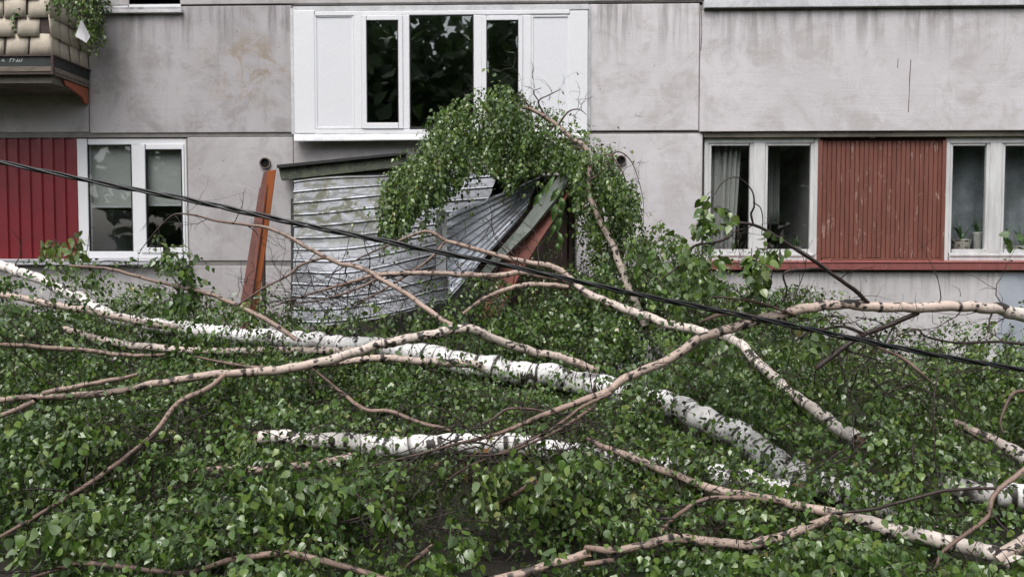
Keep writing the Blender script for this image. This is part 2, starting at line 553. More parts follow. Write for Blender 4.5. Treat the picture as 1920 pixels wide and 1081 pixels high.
# ------------------------------------------------------------------ the apartment building
bld = thing("apartment_building", "grey concrete panel apartment block behind the fallen birches", "building", (0, W, 0))
XL, XR = at(-420, 300, W).x, at(2340, 300, W).x
ZT = at(960, -360, W).z


def panel(px0, py0, px1, py1, mat, yf=W, yb=W + 0.25, name="wall_panel", g=2.2, bottom=None):
    x0, x1, z0, z1 = rect(px0, py0, px1, py1, yf)
    if bottom is not None:
        z0 = bottom
    gm = 0.55 * g * yf / FPX
    return MB().box(x0 + gm, x1 - gm, yf, yb, z0 + (0 if bottom is not None else gm), z1 - gm).obj(name, M[mat], bld, bevel=0.007)


# mortar core behind the joints (split round the openings)
core = MB()


def corep(px0, py0, px1, py1, bottom=None):
    x0, x1, z0, z1 = rect(px0, py0, px1, py1, W)
    core.box(x0, x1, W + 0.012, W + 0.24, z0 if bottom is None else bottom, z1)


corep(-420, -360, 2340, 6)
corep(-420, 6, 549, 258)
corep(1103, 6, 2340, 246)
corep(352, 258, 894, 740, 0.0)
corep(894, 258, 1080, 330)
corep(1080, 246, 1316, 740, 0.0)
corep(-420, 497, 352, 740, 0.0)
corep(1316, 508, 2340, 740, 0.0)
corep(-420, 258, -160, 497)
corep(2096, 246, 2340, 508)
corep(549, 252, 1103, 258)
core.obj("mortar_joint", M['mortar'], bld)

panel(-420, -360, 2340, 5, 'conc_top')
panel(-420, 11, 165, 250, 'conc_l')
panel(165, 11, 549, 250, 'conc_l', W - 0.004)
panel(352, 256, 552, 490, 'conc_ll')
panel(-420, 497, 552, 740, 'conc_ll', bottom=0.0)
panel(552, 262, 894, 740, 'conc_ll', W + 0.003, bottom=0.0)
panel(894, 262, 1080, 330, 'conc_ll', W + 0.003)
panel(1080, 250, 1316, 740, 'conc_r', bottom=0.0)
panel(1104, 6, 1312, 246, 'conc_r')
panel(1312, 14, 2340, 246, 'conc_r', W - 0.03)
panel(1318, 509, 2340, 740, 'conc_rl', bottom=0.0)
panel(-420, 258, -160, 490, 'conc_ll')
panel(2096, 250, 2340, 506, 'conc_rl')
# roof slab and back so the block is closed
MB().box(XL, XR, W + 0.3, W + 9, ZT, ZT + 0.2).obj("roof", M['conc_top'], bld)
MB().box(XL, XL + 0.25, W + 0.25, W + 9, 0, ZT).box(XR - 0.25, XR, W + 0.25, W + 9, 0, ZT).box(XL, XR, W + 9, W + 9.2, 0, ZT).obj("outer_wall", M['conc_top'], bld)


def bars(mb, px0, py0, px1, py1, w, yf, yb):
    """four bars round the inside of a pixel rectangle; w = (left, top, right, bottom) widths"""
    mb.pbox(px0, py0, px0 + w[0], py1, yf, yb)
    mb.pbox(px1 - w[2], py0, px1, py1, yf, yb)
    mb.pbox(px0 + w[0], py0, px1 - w[2], py0 + w[1], yf, yb)
    mb.pbox(px0 + w[0], py1 - w[3], px1 - w[2], py1, yf, yb)
    return mb


def pane(px0, py0, px1, py1, y, parent, mat='glass'):
    return MB().pbox(px0, py0, px1, py1, y, y + 0.006).obj("pane", M[mat], parent)


# --- stair window with white plastic infill, half a storey up
yf = W - 0.06
fr = MB()
bars(fr, 551, 20, 1102, 250, (39, 8, 34, 8), yf, W + 0.05)
for a, b in ((664, 678), (755, 768), (888, 903), (980, 996)):
    fr.pbox(a, 28, b, 242, yf, W + 0.05)
stair = fr.obj("window", M['pvc'], bld, bevel=0.006)
stair["label"] = "wide white plastic stair window with blank side panels"
for a, b in ((590, 664), (996, 1068)):
    MB().pbox(a, 28, b, 242, yf + 0.018, yf + 0.05).obj("infill_panel", M['pvcp'], stair, bevel=0.004)
    MB().pbox(a, 28, a + 4, 242, yf + 0.008, yf + 0.016).pbox(b - 4, 28, b, 242, yf + 0.008, yf + 0.016).pbox(a + 4, 238, b - 4, 242, yf + 0.008, yf + 0.016).pbox(a + 4, 28, b - 4, 32, yf + 0.008, yf + 0.016).obj("bead", M['pvc'], stair, bevel=0.003)
for a, b in ((678, 755), (903, 980)):
    bars(MB(), a, 29, b, 241, (9, 9, 8, 11), yf - 0.015, yf + 0.045).obj("sash", M['pvc'], stair, bevel=0.005)
    bars(MB(), a + 9, 38, b - 8, 230, (1.5, 1.5, 1.5, 1.5), yf - 0.002, yf + 0.03).obj("seal", M['rubber'], stair)
    pane(a + 10, 39, b - 9, 229, yf + 0.012, stair, 'glasst')
bars(MB(), 768, 28, 888, 242, (1.5, 1.5, 1.5, 4.5), yf - 0.002, yf + 0.03).obj("seal", M['rubber'], stair)
pane(769, 29, 887, 238, yf + 0.014, stair, 'glasst')
MB().pbox(545, 16, 551, 252, W - 0.03, W + 0.02).pbox(1102, 10, 1107, 246, W - 0.02, W + 0.02).obj("edge_strip", M['flash'], stair, bevel=0.004)
MB().pbox(549, 10, 1104, 20, W - 0.05, W + 0.02).obj("head_strip", M['flash'], stair, bevel=0.004)
a0, a1, b0, b1 = at(551, 251, W - 0.05), at(805, 251, W - 0.05), at(551, 263, W - 0.16), at(815, 261, W - 0.16)
MB().slab([a0, at(1095, 249, W - 0.05), at(1095, 257, W - 0.16), b0], (0, 0.0, -0.012)).slab([b0, at(1095, 257, W - 0.16), at(1095, 259, W - 0.158), at(551, 265, W - 0.158)], (0, 0.01, 0)).obj("sill", M['flash'], stair)
x0, x1, z0, z1 = rect(553, 22, 1100, 250, W)
MB().room(x0, x1, W + 0.06, W + 2.6, z0, z1).obj("room_interior", M['room'], bld)
MB().tube([(x0 + 0.2, W + 1.4, z0 + 0.75), (x1 - 0.2, W + 1.4, z0 + 0.55)], 0.03, 8).obj("stair_rail", M['darkwood'], bld)

# --- left ground-floor window (white plastic) beside a red sheet
yf = W + 0.03
fr = MB()
bars(fr, 146, 260, 352, 485, (19, 11, 9, 14), yf, W + 0.12)
fr.pbox(248, 271, 265, 471, yf, W + 0.12)
lw = fr.obj("window", M['pvc'], bld, bevel=0.006)
lw["label"] = "white plastic window beside the red metal sheet"
bars(MB(), 263, 270, 346, 474, (10, 10, 4, 10), yf - 0.015, yf + 0.05).obj("sash", M['pvc'], lw, bevel=0.005)
bars(MB(), 165, 271, 248, 471, (2, 2, 2, 2), yf + 0.01, yf + 0.04).obj("seal", M['rubber'], lw)
bars(MB(), 273, 280, 342, 464, (2, 2, 2, 2), yf + 0.0, yf + 0.04).obj("seal", M['rubber'], lw)
pane(166, 272, 247, 470, yf + 0.02, lw)
pane(274, 281, 341, 463, yf + 0.02, lw)
a = at(-160, 485, W + 0.02)
MB().slab([at(-160, 485, W + 0.02), at(354, 485, W + 0.02), at(354, 489, W - 0.1), at(-160, 489, W - 0.1)], (0, 0, -0.01)).slab([at(-160, 489, W - 0.1), at(354, 489, W - 0.1), at(354, 496, W - 0.1), at(-160, 496, W - 0.1)], (0, 0.012, 0)).obj("sill", M['sillw'], lw)
MB().pbox(146, 251, 352, 260, W + 0.05, W + 0.12).obj("head_strip", M['soffit'], lw)

s = MB()
x0, x1, z0, z1 = rect(-160, 258, 146, 486, W + 0.02)
n_r = 14
prof = []
for k in range(n_r):
    w_ = (x1 - x0) / n_r
    for dx, dy in ((0, 0.02), (0.62, 0.02), (0.70, 0), (0.92, 0), (1.0, 0.02)):
        prof.append((x0 + w_ * (k + dx), W + 0.02 + dy))
for i, (x, y) in enumerate(prof[:-1]):
    if prof[i + 1][0] - x > 1e-5:
        n = len(s.v)
        s.v += [(x, y, z0), (prof[i + 1][0], prof[i + 1][1], z0), (prof[i + 1][0], prof[i + 1][1], z1), (x, y, z1)]
        s.f.append((n, n + 1, n + 2, n + 3))
rs = s.obj("metal_sheet", M['redsheet'], bld, solid=0.003)
rs["label"] = "dark red ribbed metal sheet closing the wall left of the window"
x0, x1, z0, z1 = rect(146, 258, 352, 490, W)
MB().room(x0 - 0.3, x1 + 0.6, W + 0.13, W + 2.6, z0 - 0.3, z1 + 0.1).obj("room_interior", M['room'], bld)
MB().box(at(-160, 300, W).x, x0 - 0.36, W + 0.07, W + 0.2, z0, z1).obj("backing_wall", M['mortar'], bld)

# --- window in the storey above, top left corner
fr = bars(MB(), 170, -110, 338, 18, (20, 10, 98, 7), W + 0.0, W + 0.1)
tw = fr.obj("window", M['pvc'], bld, bevel=0.006)
tw["label"] = "lower edge of a white window above the balcony"
pane(190, -100, 240, 11, W + 0.03, tw)
MB().pbox(168, 18, 340, 24, W - 0.06, W + 0.02).obj("sill", M['flash'], tw, bevel=0.003)
MB().box(*rect(190, -100, 240, 11, W)[:2], W + 0.1, W + 0.11, *rect(190, -100, 240, 11, W)[2:]).obj("curtain_backing", M['roomblue'], tw)
# --- sill of the window above on the right
MB().pbox(1321, -4, 2200, 11, W - 0.09, W + 0.02).obj("sill", M['flash'], bld, bevel=0.006)
MB().pbox(1321, 11, 2200, 13.5, W - 0.075, W - 0.03).obj("drip_edge", M['mossboard'], bld)
up = bars(MB(), 1340, -150, 2100, -6, (16, 12, 16, 12), W - 0.03, W + 0.02).obj("window", M['woodw'], bld, bevel=0.005)

# --- right ground-floor window strip
yf = W + 0.05
x0, x1, z0, z1 = rect(1318, 248, 2096, 505, W)
MB().box(x0, x1, W + 0.0, W + 0.2, rect(1318, 247, 2096, 256, W)[2], rect(1318, 247, 2096, 256, W)[3]).obj("lintel", M['soffit'], bld)


def old_window(px0, px1, mul, label, extra=None):
    fr = bars(MB(), px0, 256, px1, 489, (8, 12, 10, 15), yf, W + 0.14)
    for a, b in mul:
        fr.pbox(a, 268, b, 474, yf, W + 0.14)
    o = fr.obj("window", M['woodw'], bld, bevel=0.006)
    o["label"] = label
    edges = [px0 + 8] + [q for ab in mul for q in ab] + [px1 - 10]
    for i in range(0, len(edges), 2):
        a, b = edges[i], edges[i + 1]
        bars(MB(), a, 268, b, 474, (5, 5, 7, 7), yf + 0.014, yf + 0.06).obj("sash", M['woodw'], o, bevel=0.004)
        pane(a + 5, 273, b - 7, 467, yf + 0.035, o)
    MB().pbox(px0 + 10, 476, px1 - 8, 480, yf - 0.012, yf - 0.001).obj("ledge", M['woodw'], o, bevel=0.003)
    return o


old_window(1320, 1536, [(1412, 1434)], "old white wooden window left of the red boards")
old_window(1772, 2090, [(1855, 1878), (1968, 1990)], "old white wooden window right of the red boards")
pnl = MB().pbox(1536, 262, 1772, 489, W + 0.085, W + 0.12).obj("infill_panel", M['redwood'], bld)
pnl["label"] = "red brown boarded panel between two old windows"
xs = np.linspace(1541, 1766, 27)
for i in range(26):
    j = random.uniform(0, 0.006)
    MB().pbox(xs[i] + 0.7, 265, xs[i + 1] - 0.7, 484 + random.uniform(-1.5, 1), W + 0.064 + j, W + 0.084).obj("plank", M['redwood'], pnl, bevel=0.003)
MB().pbox(1533, 262, 1541, 489, W + 0.04, W + 0.1).pbox(1766, 262, 1773, 489, W + 0.04, W + 0.1).pbox(1541, 484, 1766, 489, W + 0.045, W + 0.1).obj("batten", M['redwood'], pnl, bevel=0.003)
MB().pbox(1536, 249, 1772, 262, W + 0.07, W + 0.13).obj("head_board", M['darkred'], pnl)
MB().pbox(1632, 251, 1643, 258, W + 0.03, W + 0.069).obj("lamp_holder", M['pvc'], pnl, bevel=0.008)
MB().slab([at(1318, 488, W + 0.05), at(2100, 488, W + 0.05), at(2100, 492, W - 0.07), at(1318, 492, W - 0.07)], (0, 0, -0.012)).slab([at(1318, 492, W - 0.07), at(2100, 492, W - 0.07), at(2100, 506, W - 0.07), at(1318, 505, W - 0.07)], (0, 0.02, 0)).obj("sill", M['redsill'], bld)

x0, x1, z0, z1 = rect(1320, 256, 1536, 489, W)
MB().room(x0, x1, W + 0.15, W + 2.2, z0 - 0.1, z1).obj("room_interior", M['room'], bld)
x0, x1, z0, z1 = rect(1774, 256, 2092, 489, W)
MB().room(x0, x1, W + 0.15, W + 1.1, z0 - 0.1, z1).obj("room_interior", M['roomblue'], bld)
x0, x1, z0, z1 = rect(1540, 256, 1770, 489, W)
MB().box(x0, x1, W + 0.13, W + 0.2, z0, z1).obj("backing_wall", M['mortar'], bld)

# --- blue-grey painted patch low on the right wall
pp = MB().pbox(1872, 512, 2200, 700, W - 0.004, W - 0.001)
M['bluepatch'] = concrete("blue_grey_paint", (0.36, 0.39, 0.45), (0.44, 0.47, 0.52), (0.26, 0.28, 0.33), seed=6.0)
pp.obj("paint_patch", M['bluepatch'], bld)

# --- doorway behind the canopy
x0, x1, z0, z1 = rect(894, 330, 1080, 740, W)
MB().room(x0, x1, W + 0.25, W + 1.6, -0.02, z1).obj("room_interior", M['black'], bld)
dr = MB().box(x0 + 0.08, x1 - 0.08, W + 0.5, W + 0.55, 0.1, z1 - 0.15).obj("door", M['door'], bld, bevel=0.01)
MB().tube([(x1 - 0.2, W + 0.44, 1.0), (x1 - 0.2, W + 0.44, 1.2)], 0.012, 8).obj("handle", M['steel'], dr)
# --- vent pipes either side of the porch
for px, py, r in ((498, 306, 10.5), (1164, 301, 9.5)):
    c = at(px, py, W)
    rr = r * W / FPX
    p = MB()
    n = 18
    for k in range(n):
        a, b = k * 2 * math.pi / n, (k + 1) * 2 * math.pi / n
        ring = []
        for q in (a, b):
            ring.append([(c.x + math.cos(q) * rq, y, c.z + math.sin(q) * rq) for rq, y in ((rr, W + 0.02), (rr, W - 0.03), (rr * 0.8, W - 0.03), (rr * 0.8, W - 0.004))])
        for j in range(3):
            m = len(p.v)
            p.v += [ring[0][j], ring[1][j], ring[1][j + 1], ring[0][j + 1]]
            p.f.append((m, m + 1, m + 2, m + 3))
    vp = p.obj("vent_pipe", M['clay'], bld)
    MB().tube([(c.x, W - 0.006, c.z), (c.x, W - 0.0045, c.z)], rr * 0.8, 18).obj("bore", M['black'], vp)
# cracks and scars on the wall
for pts in ([(1708, 112), (1706, 140), (1705, 175), (1703, 210)], [(1684, 110), (1683, 127)], [(1315, 20), (1316, 60), (1314, 95)]):
    MB().tube([at(x, y, W - 0.031) for x, y in pts], [0.002 + 0.003 * random.random() for _ in pts], 5).obj("crack", M['darkred'], bld)
MB().slab([at(1196, 200, W - 0.001), at(1206, 203, W - 0.001), at(1200, 219, W - 0.001), at(1190, 215, W - 0.001)], (0, -0.003, 0)).obj("plaster_scar", M['flash'], bld)

# --- balcony
YB = 8.66
bal = bld
bx0, bx1 = at(-330, 60, YB).x, at(97, 100, YB).x
zb = at(97, 103, YB).z
zt = at(50, -70, YB).z
bc = MB().box(bx0, bx1 - 0.03, YB + 0.03, W, zb, zt - 0.02)
balc = bc.obj("balcony", M['darkwood'], bld)
balc["label"] = "tiled balcony with a dark wooden underside"


def tile_mesh(w, h):
    m = MB()

    def f(u, v):
        bul = (1 - abs(2 * u - 1) ** 6) * 0.004
        top = (1 - abs(2 * u - 1) ** 3) * 0.008 if v > 0.99 else 0
        return (w * (u - 0.5), -bul - 0.02 * (1 - v) - 0.004, h * v + top)
    m.grid(f, 5, 2)
    me = bpy.data.meshes.new("tile")
    me.from_pydata(m.v, [], m.f)
    me.materials.append(M['tile'])
    me.polygons.foreach_set("use_smooth", [True] * len(me.polygons))
    me.update()
    return me


rowh = 35 * YB / FPX
tw_f = 46 * YB / FPX
mf = tile_mesh(tw_f * 0.90, rowh * 1.12)
sd_n = 4
tw_s = (W - YB) / sd_n
ms = tile_mesh(tw_s * 0.93, rowh * 1.12)
for r_ in range(6):
    z = zb + r_ * rowh
    for k in range(-1, 8):
        x = bx1 - tw_f * (k + 0.5) - (tw_f * 0.5 if r_ % 2 else 0) + random.uniform(-.006, .006)
        if x + tw_f / 2 > bx1 + 0.08 or x < bx0:
            continue
        o = bpy.data.objects.new("tile", mf)
        COL.objects.link(o)
        o.parent = balc
        o.location = (min(x, bx1 - tw_f * 0.44), YB + 0.03 + random.uniform(-.004, .004), z + random.uniform(-.006, .006))
        o.rotation_euler = (R(random.uniform(-2, 2)), R(random.uniform(-1.5, 1.5)), 0)
        m = o.modifiers.new("solid", 'SOLIDIFY')
        m.thickness = 0.012
    for k in range(sd_n):
        y = YB + tw_s * (k + 0.5)
        o = bpy.data.objects.new("tile", ms)
        COL.objects.link(o)
        o.parent = balc
        o.location = (bx1 - 0.03 + random.uniform(-.004, .004), y, z + random.uniform(-.006, .006) + (rowh * 0.0))
        o.rotation_euler = (R(random.uniform(-2, 2)), R(random.uniform(-1.5, 1.5)), R(90))
        m = o.modifiers.new("solid", 'SOLIDIFY')
        m.thickness = 0.012
z1_ = at(97, 124, YB).z
z2_ = at(97, 139, YB).z
fb = MB().box(bx0, bx1 + 0.0, YB + 0.02, YB + 0.05, z1_, zb - 0.012).obj("fascia", M['blackboard'], balc)
MB().box(bx1 - 0.03, bx1, YB + 0.05, W, z1_, zb - 0.012).obj("fascia", M['blackboard'], balc)
MB().box(bx0, bx1 + 0.02, YB - 0.0, YB + 0.04, zb - 0.012, zb + 0.004).box(bx1 - 0.02, bx1 + 0.02, YB + 0.04, W, zb - 0.012, zb + 0.004).obj("trim", M['darkwood'], balc)
MB().box(bx0, bx1 + 0.005, YB + 0.01, YB + 0.05, z2_ + 0.03, z1_).obj("trim_board", M['greywood'], balc, bevel=0.004)
MB().box(bx1 - 0.035, bx1 + 0.005, YB + 0.05, W, z2_ + 0.03, z1_).obj("trim_board", M['greywood'], balc, bevel=0.004)
MB().box(bx0, bx1, YB + 0.015, YB + 0.06, z2_, z2_ + 0.027).obj("trim_board", M['darkwood'], balc, bevel=0.004)
MB().box(bx1 - 0.04, bx1, YB + 0.06, W, z2_, z2_ + 0.027).obj("trim_board", M['greywood'], balc, bevel=0.004)
MB().box(bx1 - 0.012, bx1 + 0.014, YB - 0.004, YB + 0.03, z2_ - 0.005, zb - 0.012).obj("corner_post", M['darkwood'], balc, bevel=0.003)
MB().box(bx0, bx1 - 0.05, YB + 0.07, W, z2_ - 0.08, z2_ + 0.12).obj("floor_slab", M['soffit'], balc)
# painted scrawl on the fascia
sw = MB()
zc = (z1_ + zb) / 2 + 0.005
xc = at(0, 112, YB).x
hh = 0.036


def stroke(pts):
    sw.tube([(xc + px * 0.01, YB + 0.018, zc + py * hh) for px, py in pts], 0.0055, 5)


stroke([(-6, -.5), (-4, .5), (-2, -.4)]); stroke([(-5, -.05), (-2.6, -.05)])
stroke([(0.5, -.3), (2.5, .45), (3.6, -.45)]); stroke([(1.2, 0), (3.2, 0)])
stroke([(9.5, -.5), (10.6, .45)]); stroke([(10.0, .45), (13.2, .5)])
stroke([(13, -.5), (14.2, .45), (16, .3), (15.0, 0.05), (13.8, -.05)])
stroke([(16.5, -.5), (18.5, .45), (19.0, -.5)]); stroke([(17, -.1), (19, -.1)])
stroke([(20.5, .4), (20.8, -.45), (22.4, -.4), (24, .5)])
sw.obj("painted_letters", M['chalk'], balc)
# orange steel bracket on the wall under the balcony
zb1 = z2_ - 0.005
br = MB()
pr = [(YB + 0.25, zb1), (W - 0.002, zb1), (W - 0.002, at(160, 196, W).z), (W - 0.07, at(160, 196, W).z), (W - 0.13, zb1 - 0.12), (YB + 0.28, zb1 - 0.05)]
n = len(pr)
br.v += [(bx1 - 0.05, y, z) for y, z in pr] + [(bx1 - 0.02, y, z) for y, z in pr]
br.f += [tuple(range(n))[::-1], tuple(range(n, 2 * n))] + [(i, (i + 1) % n, n + (i + 1) % n, n + i) for i in range(n)]
br.obj("bracket", M['orangemetal'], balc, bevel=0.003)

# ------------------------------------------------------------------ things behind the windows
x0, x1, z0, z1 = rect(168, 270, 247, 387, W + 0.12)
for (a, b, y1_, lab) in ((168, 249, 387, "grey roller blind half down in the fixed left pane"), (272, 345, 384, "grey roller blind half down in the opening right sash")):
    x0, x1, z0, z1 = rect(a, 268, b, y1_, W + 0.16)
    rb = thing("roller_blind", lab, "blind", ((x0 + x1) / 2, W + 0.16, z1), "roller blinds in the white plastic window")
    MB().box(x0, x1, W + 0.126, W + 0.128, z0, z1).obj("cloth", M['blind'], rb)
    MB().box(x0, x1, W + 0.122, W + 0.134, z0 - 0.018, z0).obj("bottom_bar", M['sillw'], rb, bevel=0.003)
    MB().tube([(x0, W + 0.17, z1 + 0.02), (x1, W + 0.17, z1 + 0.02)], 0.02, 10).obj("roller", M['sillw'], rb)
x0, x1, z0, z1 = rect(150, 392, 216, 480, W + 0.7)
cb = thing("cabinet", "pale blue white cabinet inside behind the left window", "cabinet", ((x0 + x1) / 2, W + 0.8, z0))
MB().box(x0, x1, W + 0.7, W + 1.15, z0 - 0.3, z1).obj("body", M['cab'], cb, bevel=0.006)
MB().box(x0 + 0.01, x1 - 0.01, W + 0.68, W + 0.698, z0 - 0.28, z1 - 0.02).obj("door", M['cab'], cb, bevel=0.004)
MB().tube([(x1 - 0.05, W + 0.665, z0 + 0.2), (x1 - 0.05, W + 0.665, z0 + 0.32)], 0.006, 6).obj("handle", M['steel'], cb)


def curtain(px0, px1, py0, py1, y, slant, label, mat):
    x0, x1, z0, z1 = rect(px0, py0, px1, py1, y)
    m = MB()

    def f(u, v):
        return (x0 + (x1 - x0) * u * (1 - slant * (1 - v)) , y + 0.03 * math.sin(u * 34 + 1.3 * math.sin(u * 9)) + 0.012 * math.sin(u * 71), z0 + (z1 - z0) * v)
    m.grid(f, 90, 6)
    o = m.obj("curtain", M[mat], None, smooth=True, solid=0.002)
    o["label"], o["category"] = label, "curtain"


curtain(1324, 1390, 258, 486, W + 0.22, 0.2, "white sheer curtain drawn to one side behind the old left window", 'curtain')
curtain(1440, 1462, 258, 420, W + 0.5, 0.0, "narrow grey curtain hanging deep behind the second old pane", 'blind')
M['net'] = weathered("grey_net_curtain", (0.36, 0.385, 0.42), 0.5, 0.9, 2.2, amt=0.9)
curtain(1778, 2086, 262, 484, W + 0.42, 0.0, "blue grey net curtain behind the potted plants", 'net')


def blade_plant(px, py, y, potr, poth, label, pot='pot', n=15, L=0.3, group="potted plants on the right inner sill"):
    c = at(px, py, y)
    r = thing("potted_plant", label, "plant", c, group)
    MB().lathe(c, [(potr * 0.72, 0), (potr * 0.78, 0.01), (potr, poth * 0.9), (potr * 1.06, poth), (potr * 0.96, poth), (potr * 0.9, poth * 0.85)], 18).obj("pot", M[pot], r, smooth=True)
    MB().tube([(c.x, c.y, c.z + poth * 0.8), (c.x, c.y, c.z + poth * 0.86)], potr * 0.9, 14).obj("soil", M['soil'], r)
    for k in range(n):
        a = random.uniform(0, 2 * math.pi)
        l = L * random.uniform(0.6, 1.15)
        out = random.uniform(0.35, 0.8)
        m = MB()
        for i in range(7):
            q = i / 6
            s = l * q
            p = Vector((c.x + math.cos(a) * s * out, c.y + math.sin(a) * s * out * 0.35, c.z + poth * 0.85 + s * (1.25 - 1.0 * q * out)))
            wd = 0.0085 * (1 - q ** 3) + 0.0008
            e = Vector((-math.sin(a), math.cos(a), 0.25)).normalized() * wd
            if abs(math.sin(a)) < 0.5:
                e = Vector((0.3, 0.9, 0.3)).normalized() * wd
            m.v += [tuple(p - e), tuple(p + e)]
        m.f = [(2 * i, 2 * i + 1, 2 * i + 3, 2 * i + 2) for i in range(6)]
        o = m.obj("leaf", M['houseplant'], r, solid=0.0008)
        at_ = o.data.attributes.new("tint", 'FLOAT', 'POINT')
        at_.data.foreach_set("value", [random.random()] * len(o.data.vertices))


def inner_sill(px0, px1):
    x0, x1, z0, z1 = rect(px0, 474, px1, 480, W + 0.15)
    MB().box(x0, x1, W + 0.145, W + 0.36, z0, z1).obj("inner_sill", M['woodw'], bld)


inner_sill(1322, 1534)
inner_sill(1776, 2090)
blade_plant(1802, 473, W + 0.26, 0.105, 0.155, "spider plant in a cream pot with brown flower pattern", 'pot', 16)
blade_plant(1832, 473, W + 0.30, 0.05, 0.24, "grassy plant in a tall dim pot beside the patterned pot", 'potwhite', 12, 0.22)
blade_plant(1883, 473, W + 0.24, 0.05, 0.13, "plant in a small plain white pot beside the mullion", 'potwhite', 8, 0.3)
blade_plant(1915, 473, W + 0.26, 0.085, 0.08, "spreading spider plant in a low pale pot by the frame edge", 'potwhite', 18, 0.36)
blade_plant(1492, 473, W + 0.26, 0.07, 0.07, "bushy low green plant behind the old window left of the boards", 'potwhite', 26, 0.16)

# ------------------------------------------------------------------ collapsed entrance canopy
can = thing("entrance_canopy", "collapsed corrugated metal entrance canopy under the birch crown", "canopy", at(760, 600, 8.4))


def ribbed(TL, TR, BR, BL, nr, h, sag=0.0, nu=24, name="roof_sheet", mat='zinc', u0=0, u1=1, lift=0, v0=0, v1=1, crumple=0.0):
    TL, TR, BR, BL = map(Vector, (TL, TR, BR, BL))
    nrm = (TR - TL).cross(TL - BL).normalized()
    if nrm.y > 0:
        nrm = -nrm
    vs = []
    for k in range(nr):
        for dv, hh in ((0.0, 0), (0.54, 0), (0.68, 1), (0.80, 1), (0.85, 0)):
            vs.append(((k + dv) / nr, hh))
    vs.append((1.0, 0))
    m = MB()
    for v, hh in vs:
        for i in range(nu + 1):
            u = u0 + (u1 - u0) * i / nu
            top, bot = TL.lerp(TR, u), BL.lerp(BR, u)
            p = top.lerp(bot, v)
            wob = crumple * mnoise.noise(Vector((u * 2.3 + 5, v * 3.1, 0.4)))
            p = p + nrm * (h * hh + lift + wob) + Vector((0, 0, -sag * math.sin(math.pi * min(1, u * 1.15)) * v))
            m.v.append(tuple(p))
    nn = nu + 1
    for j in range(len(vs) - 1):
        for i in range(nu):
            a = j * nn + i
            m.f.append((a, a + nn, a + nn + 1, a + 1))
    o = m.obj(name, M[mat], can, solid=0.0015)
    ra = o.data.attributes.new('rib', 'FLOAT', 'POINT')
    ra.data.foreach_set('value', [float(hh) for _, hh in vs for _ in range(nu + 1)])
    return o


TL, TR = at(553, 330, 9.3), at(945, 296, 9.3)
BR, BL = at(838, 566, 8.35), at(549, 610, 8.3)
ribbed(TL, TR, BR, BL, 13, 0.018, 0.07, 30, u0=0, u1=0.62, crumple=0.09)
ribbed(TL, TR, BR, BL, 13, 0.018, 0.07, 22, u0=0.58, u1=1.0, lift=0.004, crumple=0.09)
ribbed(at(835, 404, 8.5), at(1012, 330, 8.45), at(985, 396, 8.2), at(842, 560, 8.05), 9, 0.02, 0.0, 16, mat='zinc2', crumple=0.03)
# fascia at the wall, barge board, beam, white flashing
MB().slab([at(522, 314, 9.22), at(760, 289, 9.22), at(760, 312, 9.2), at(527, 338, 9.2)], (0, 0.05, 0)).slab([at(760, 289, 9.221), at(960, 272, 9.221), at(960, 292, 9.201), at(760, 312, 9.201)], (0, 0.05, 0)).obj("fascia", M['mossboard'], can, bevel=0.004)
MB().slab([at(519, 309, 9.16), at(760, 285, 9.16), at(760, 289.5, 9.16), at(519, 315, 9.16)], (0, 0.2, 0.01)).obj("cover_strip", M['blackboard'], can)


def strip(edge_a, edge_b, off):
    m = MB()
    for i in range(len(edge_a) - 1):
        m.slab([edge_a[i], edge_a[i + 1], edge_b[i + 1], edge_b[i]], off)
    return m


ea = [at(1068, 306, 8.05), at(1020, 362, 8.0), at(974, 425, 7.95), at(922, 484, 7.9), at(896, 516, 7.9)]
eb = [at(1085, 308, 8.0), at(1046, 368, 7.95), at(998, 428, 7.9), at(940, 486, 7.85), at(905, 530, 7.85)]
strip(ea, eb, (0, 0.012, 0.006)).obj("barge_board", M['barge'], can)
strip([at(1086, 308, 7.995), at(1047, 369, 7.945), at(999, 429, 7.895), at(941, 487, 7.845)], [at(1083, 318, 7.99), at(1040, 383, 7.94), at(990, 441, 7.89), at(930, 497, 7.84)], (0, 0.05, 0.0)).obj("barge_edge", M['mossboard'], can)
ba = [at(1064, 335, 8.06), at(1030, 378, 8.03), at(980, 440, 7.98), at(940, 500, 7.94), at(912, 555, 7.92), at(902, 595, 7.92)]
bb = [at(1078, 338, 8.0), at(1050, 395, 7.97), at(1010, 455, 7.93), at(975, 515, 7.9), at(945, 570, 7.88), at(930, 605, 7.88)]
strip(ba, bb, (0.01, 0.05, 0.0)).obj("beam", M['redbeam'], can, bevel=0.004)
MB().slab([at(818, 394, 8.24), at(836, 396, 8.24), at(836, 508, 8.05), at(817, 510, 8.05)], (0.0, 0.02, 0)).obj("flashing", M['sillw'], can)
MB().slab([at(827, 393, 8.22), at(838, 398, 8.19), at(838, 470, 8.10), at(829, 468, 8.12)], (0.0, 0.012, 0)).obj("flashing", M['pvc'], can)
MB().slab([at(545, 372, W - 0.02), at(552, 372, 9.25), at(551, 612, 8.4), at(546, 612, 8.5)], (0.02, 0, 0)).obj("side_edge", M['blackboard'], can)
MB().tube([at(1070, 330, 8.3), at(1070, 545, 8.3)], 0.022, 10).obj("support_pole", M['rustpole'], can)
MB().tube([at(494, 395, 8.35), at(494, 500, 8.3), at(496, 650, 8.25)], 0.022, 10).obj("support_pole", M['rustpole'], can)
# splintered post leaning out of the wall: brown and orange faces
YP = 8.1
pst = MB()
ptop, pbot = at(500, 318, YP + 0.05), at(455, 625, YP - 0.15)


def prism_post(mb, pa, pb, off_top, off_bot, dep):
    mb.slab([pa[0], pa[1], pb[1], pb[0]], dep)


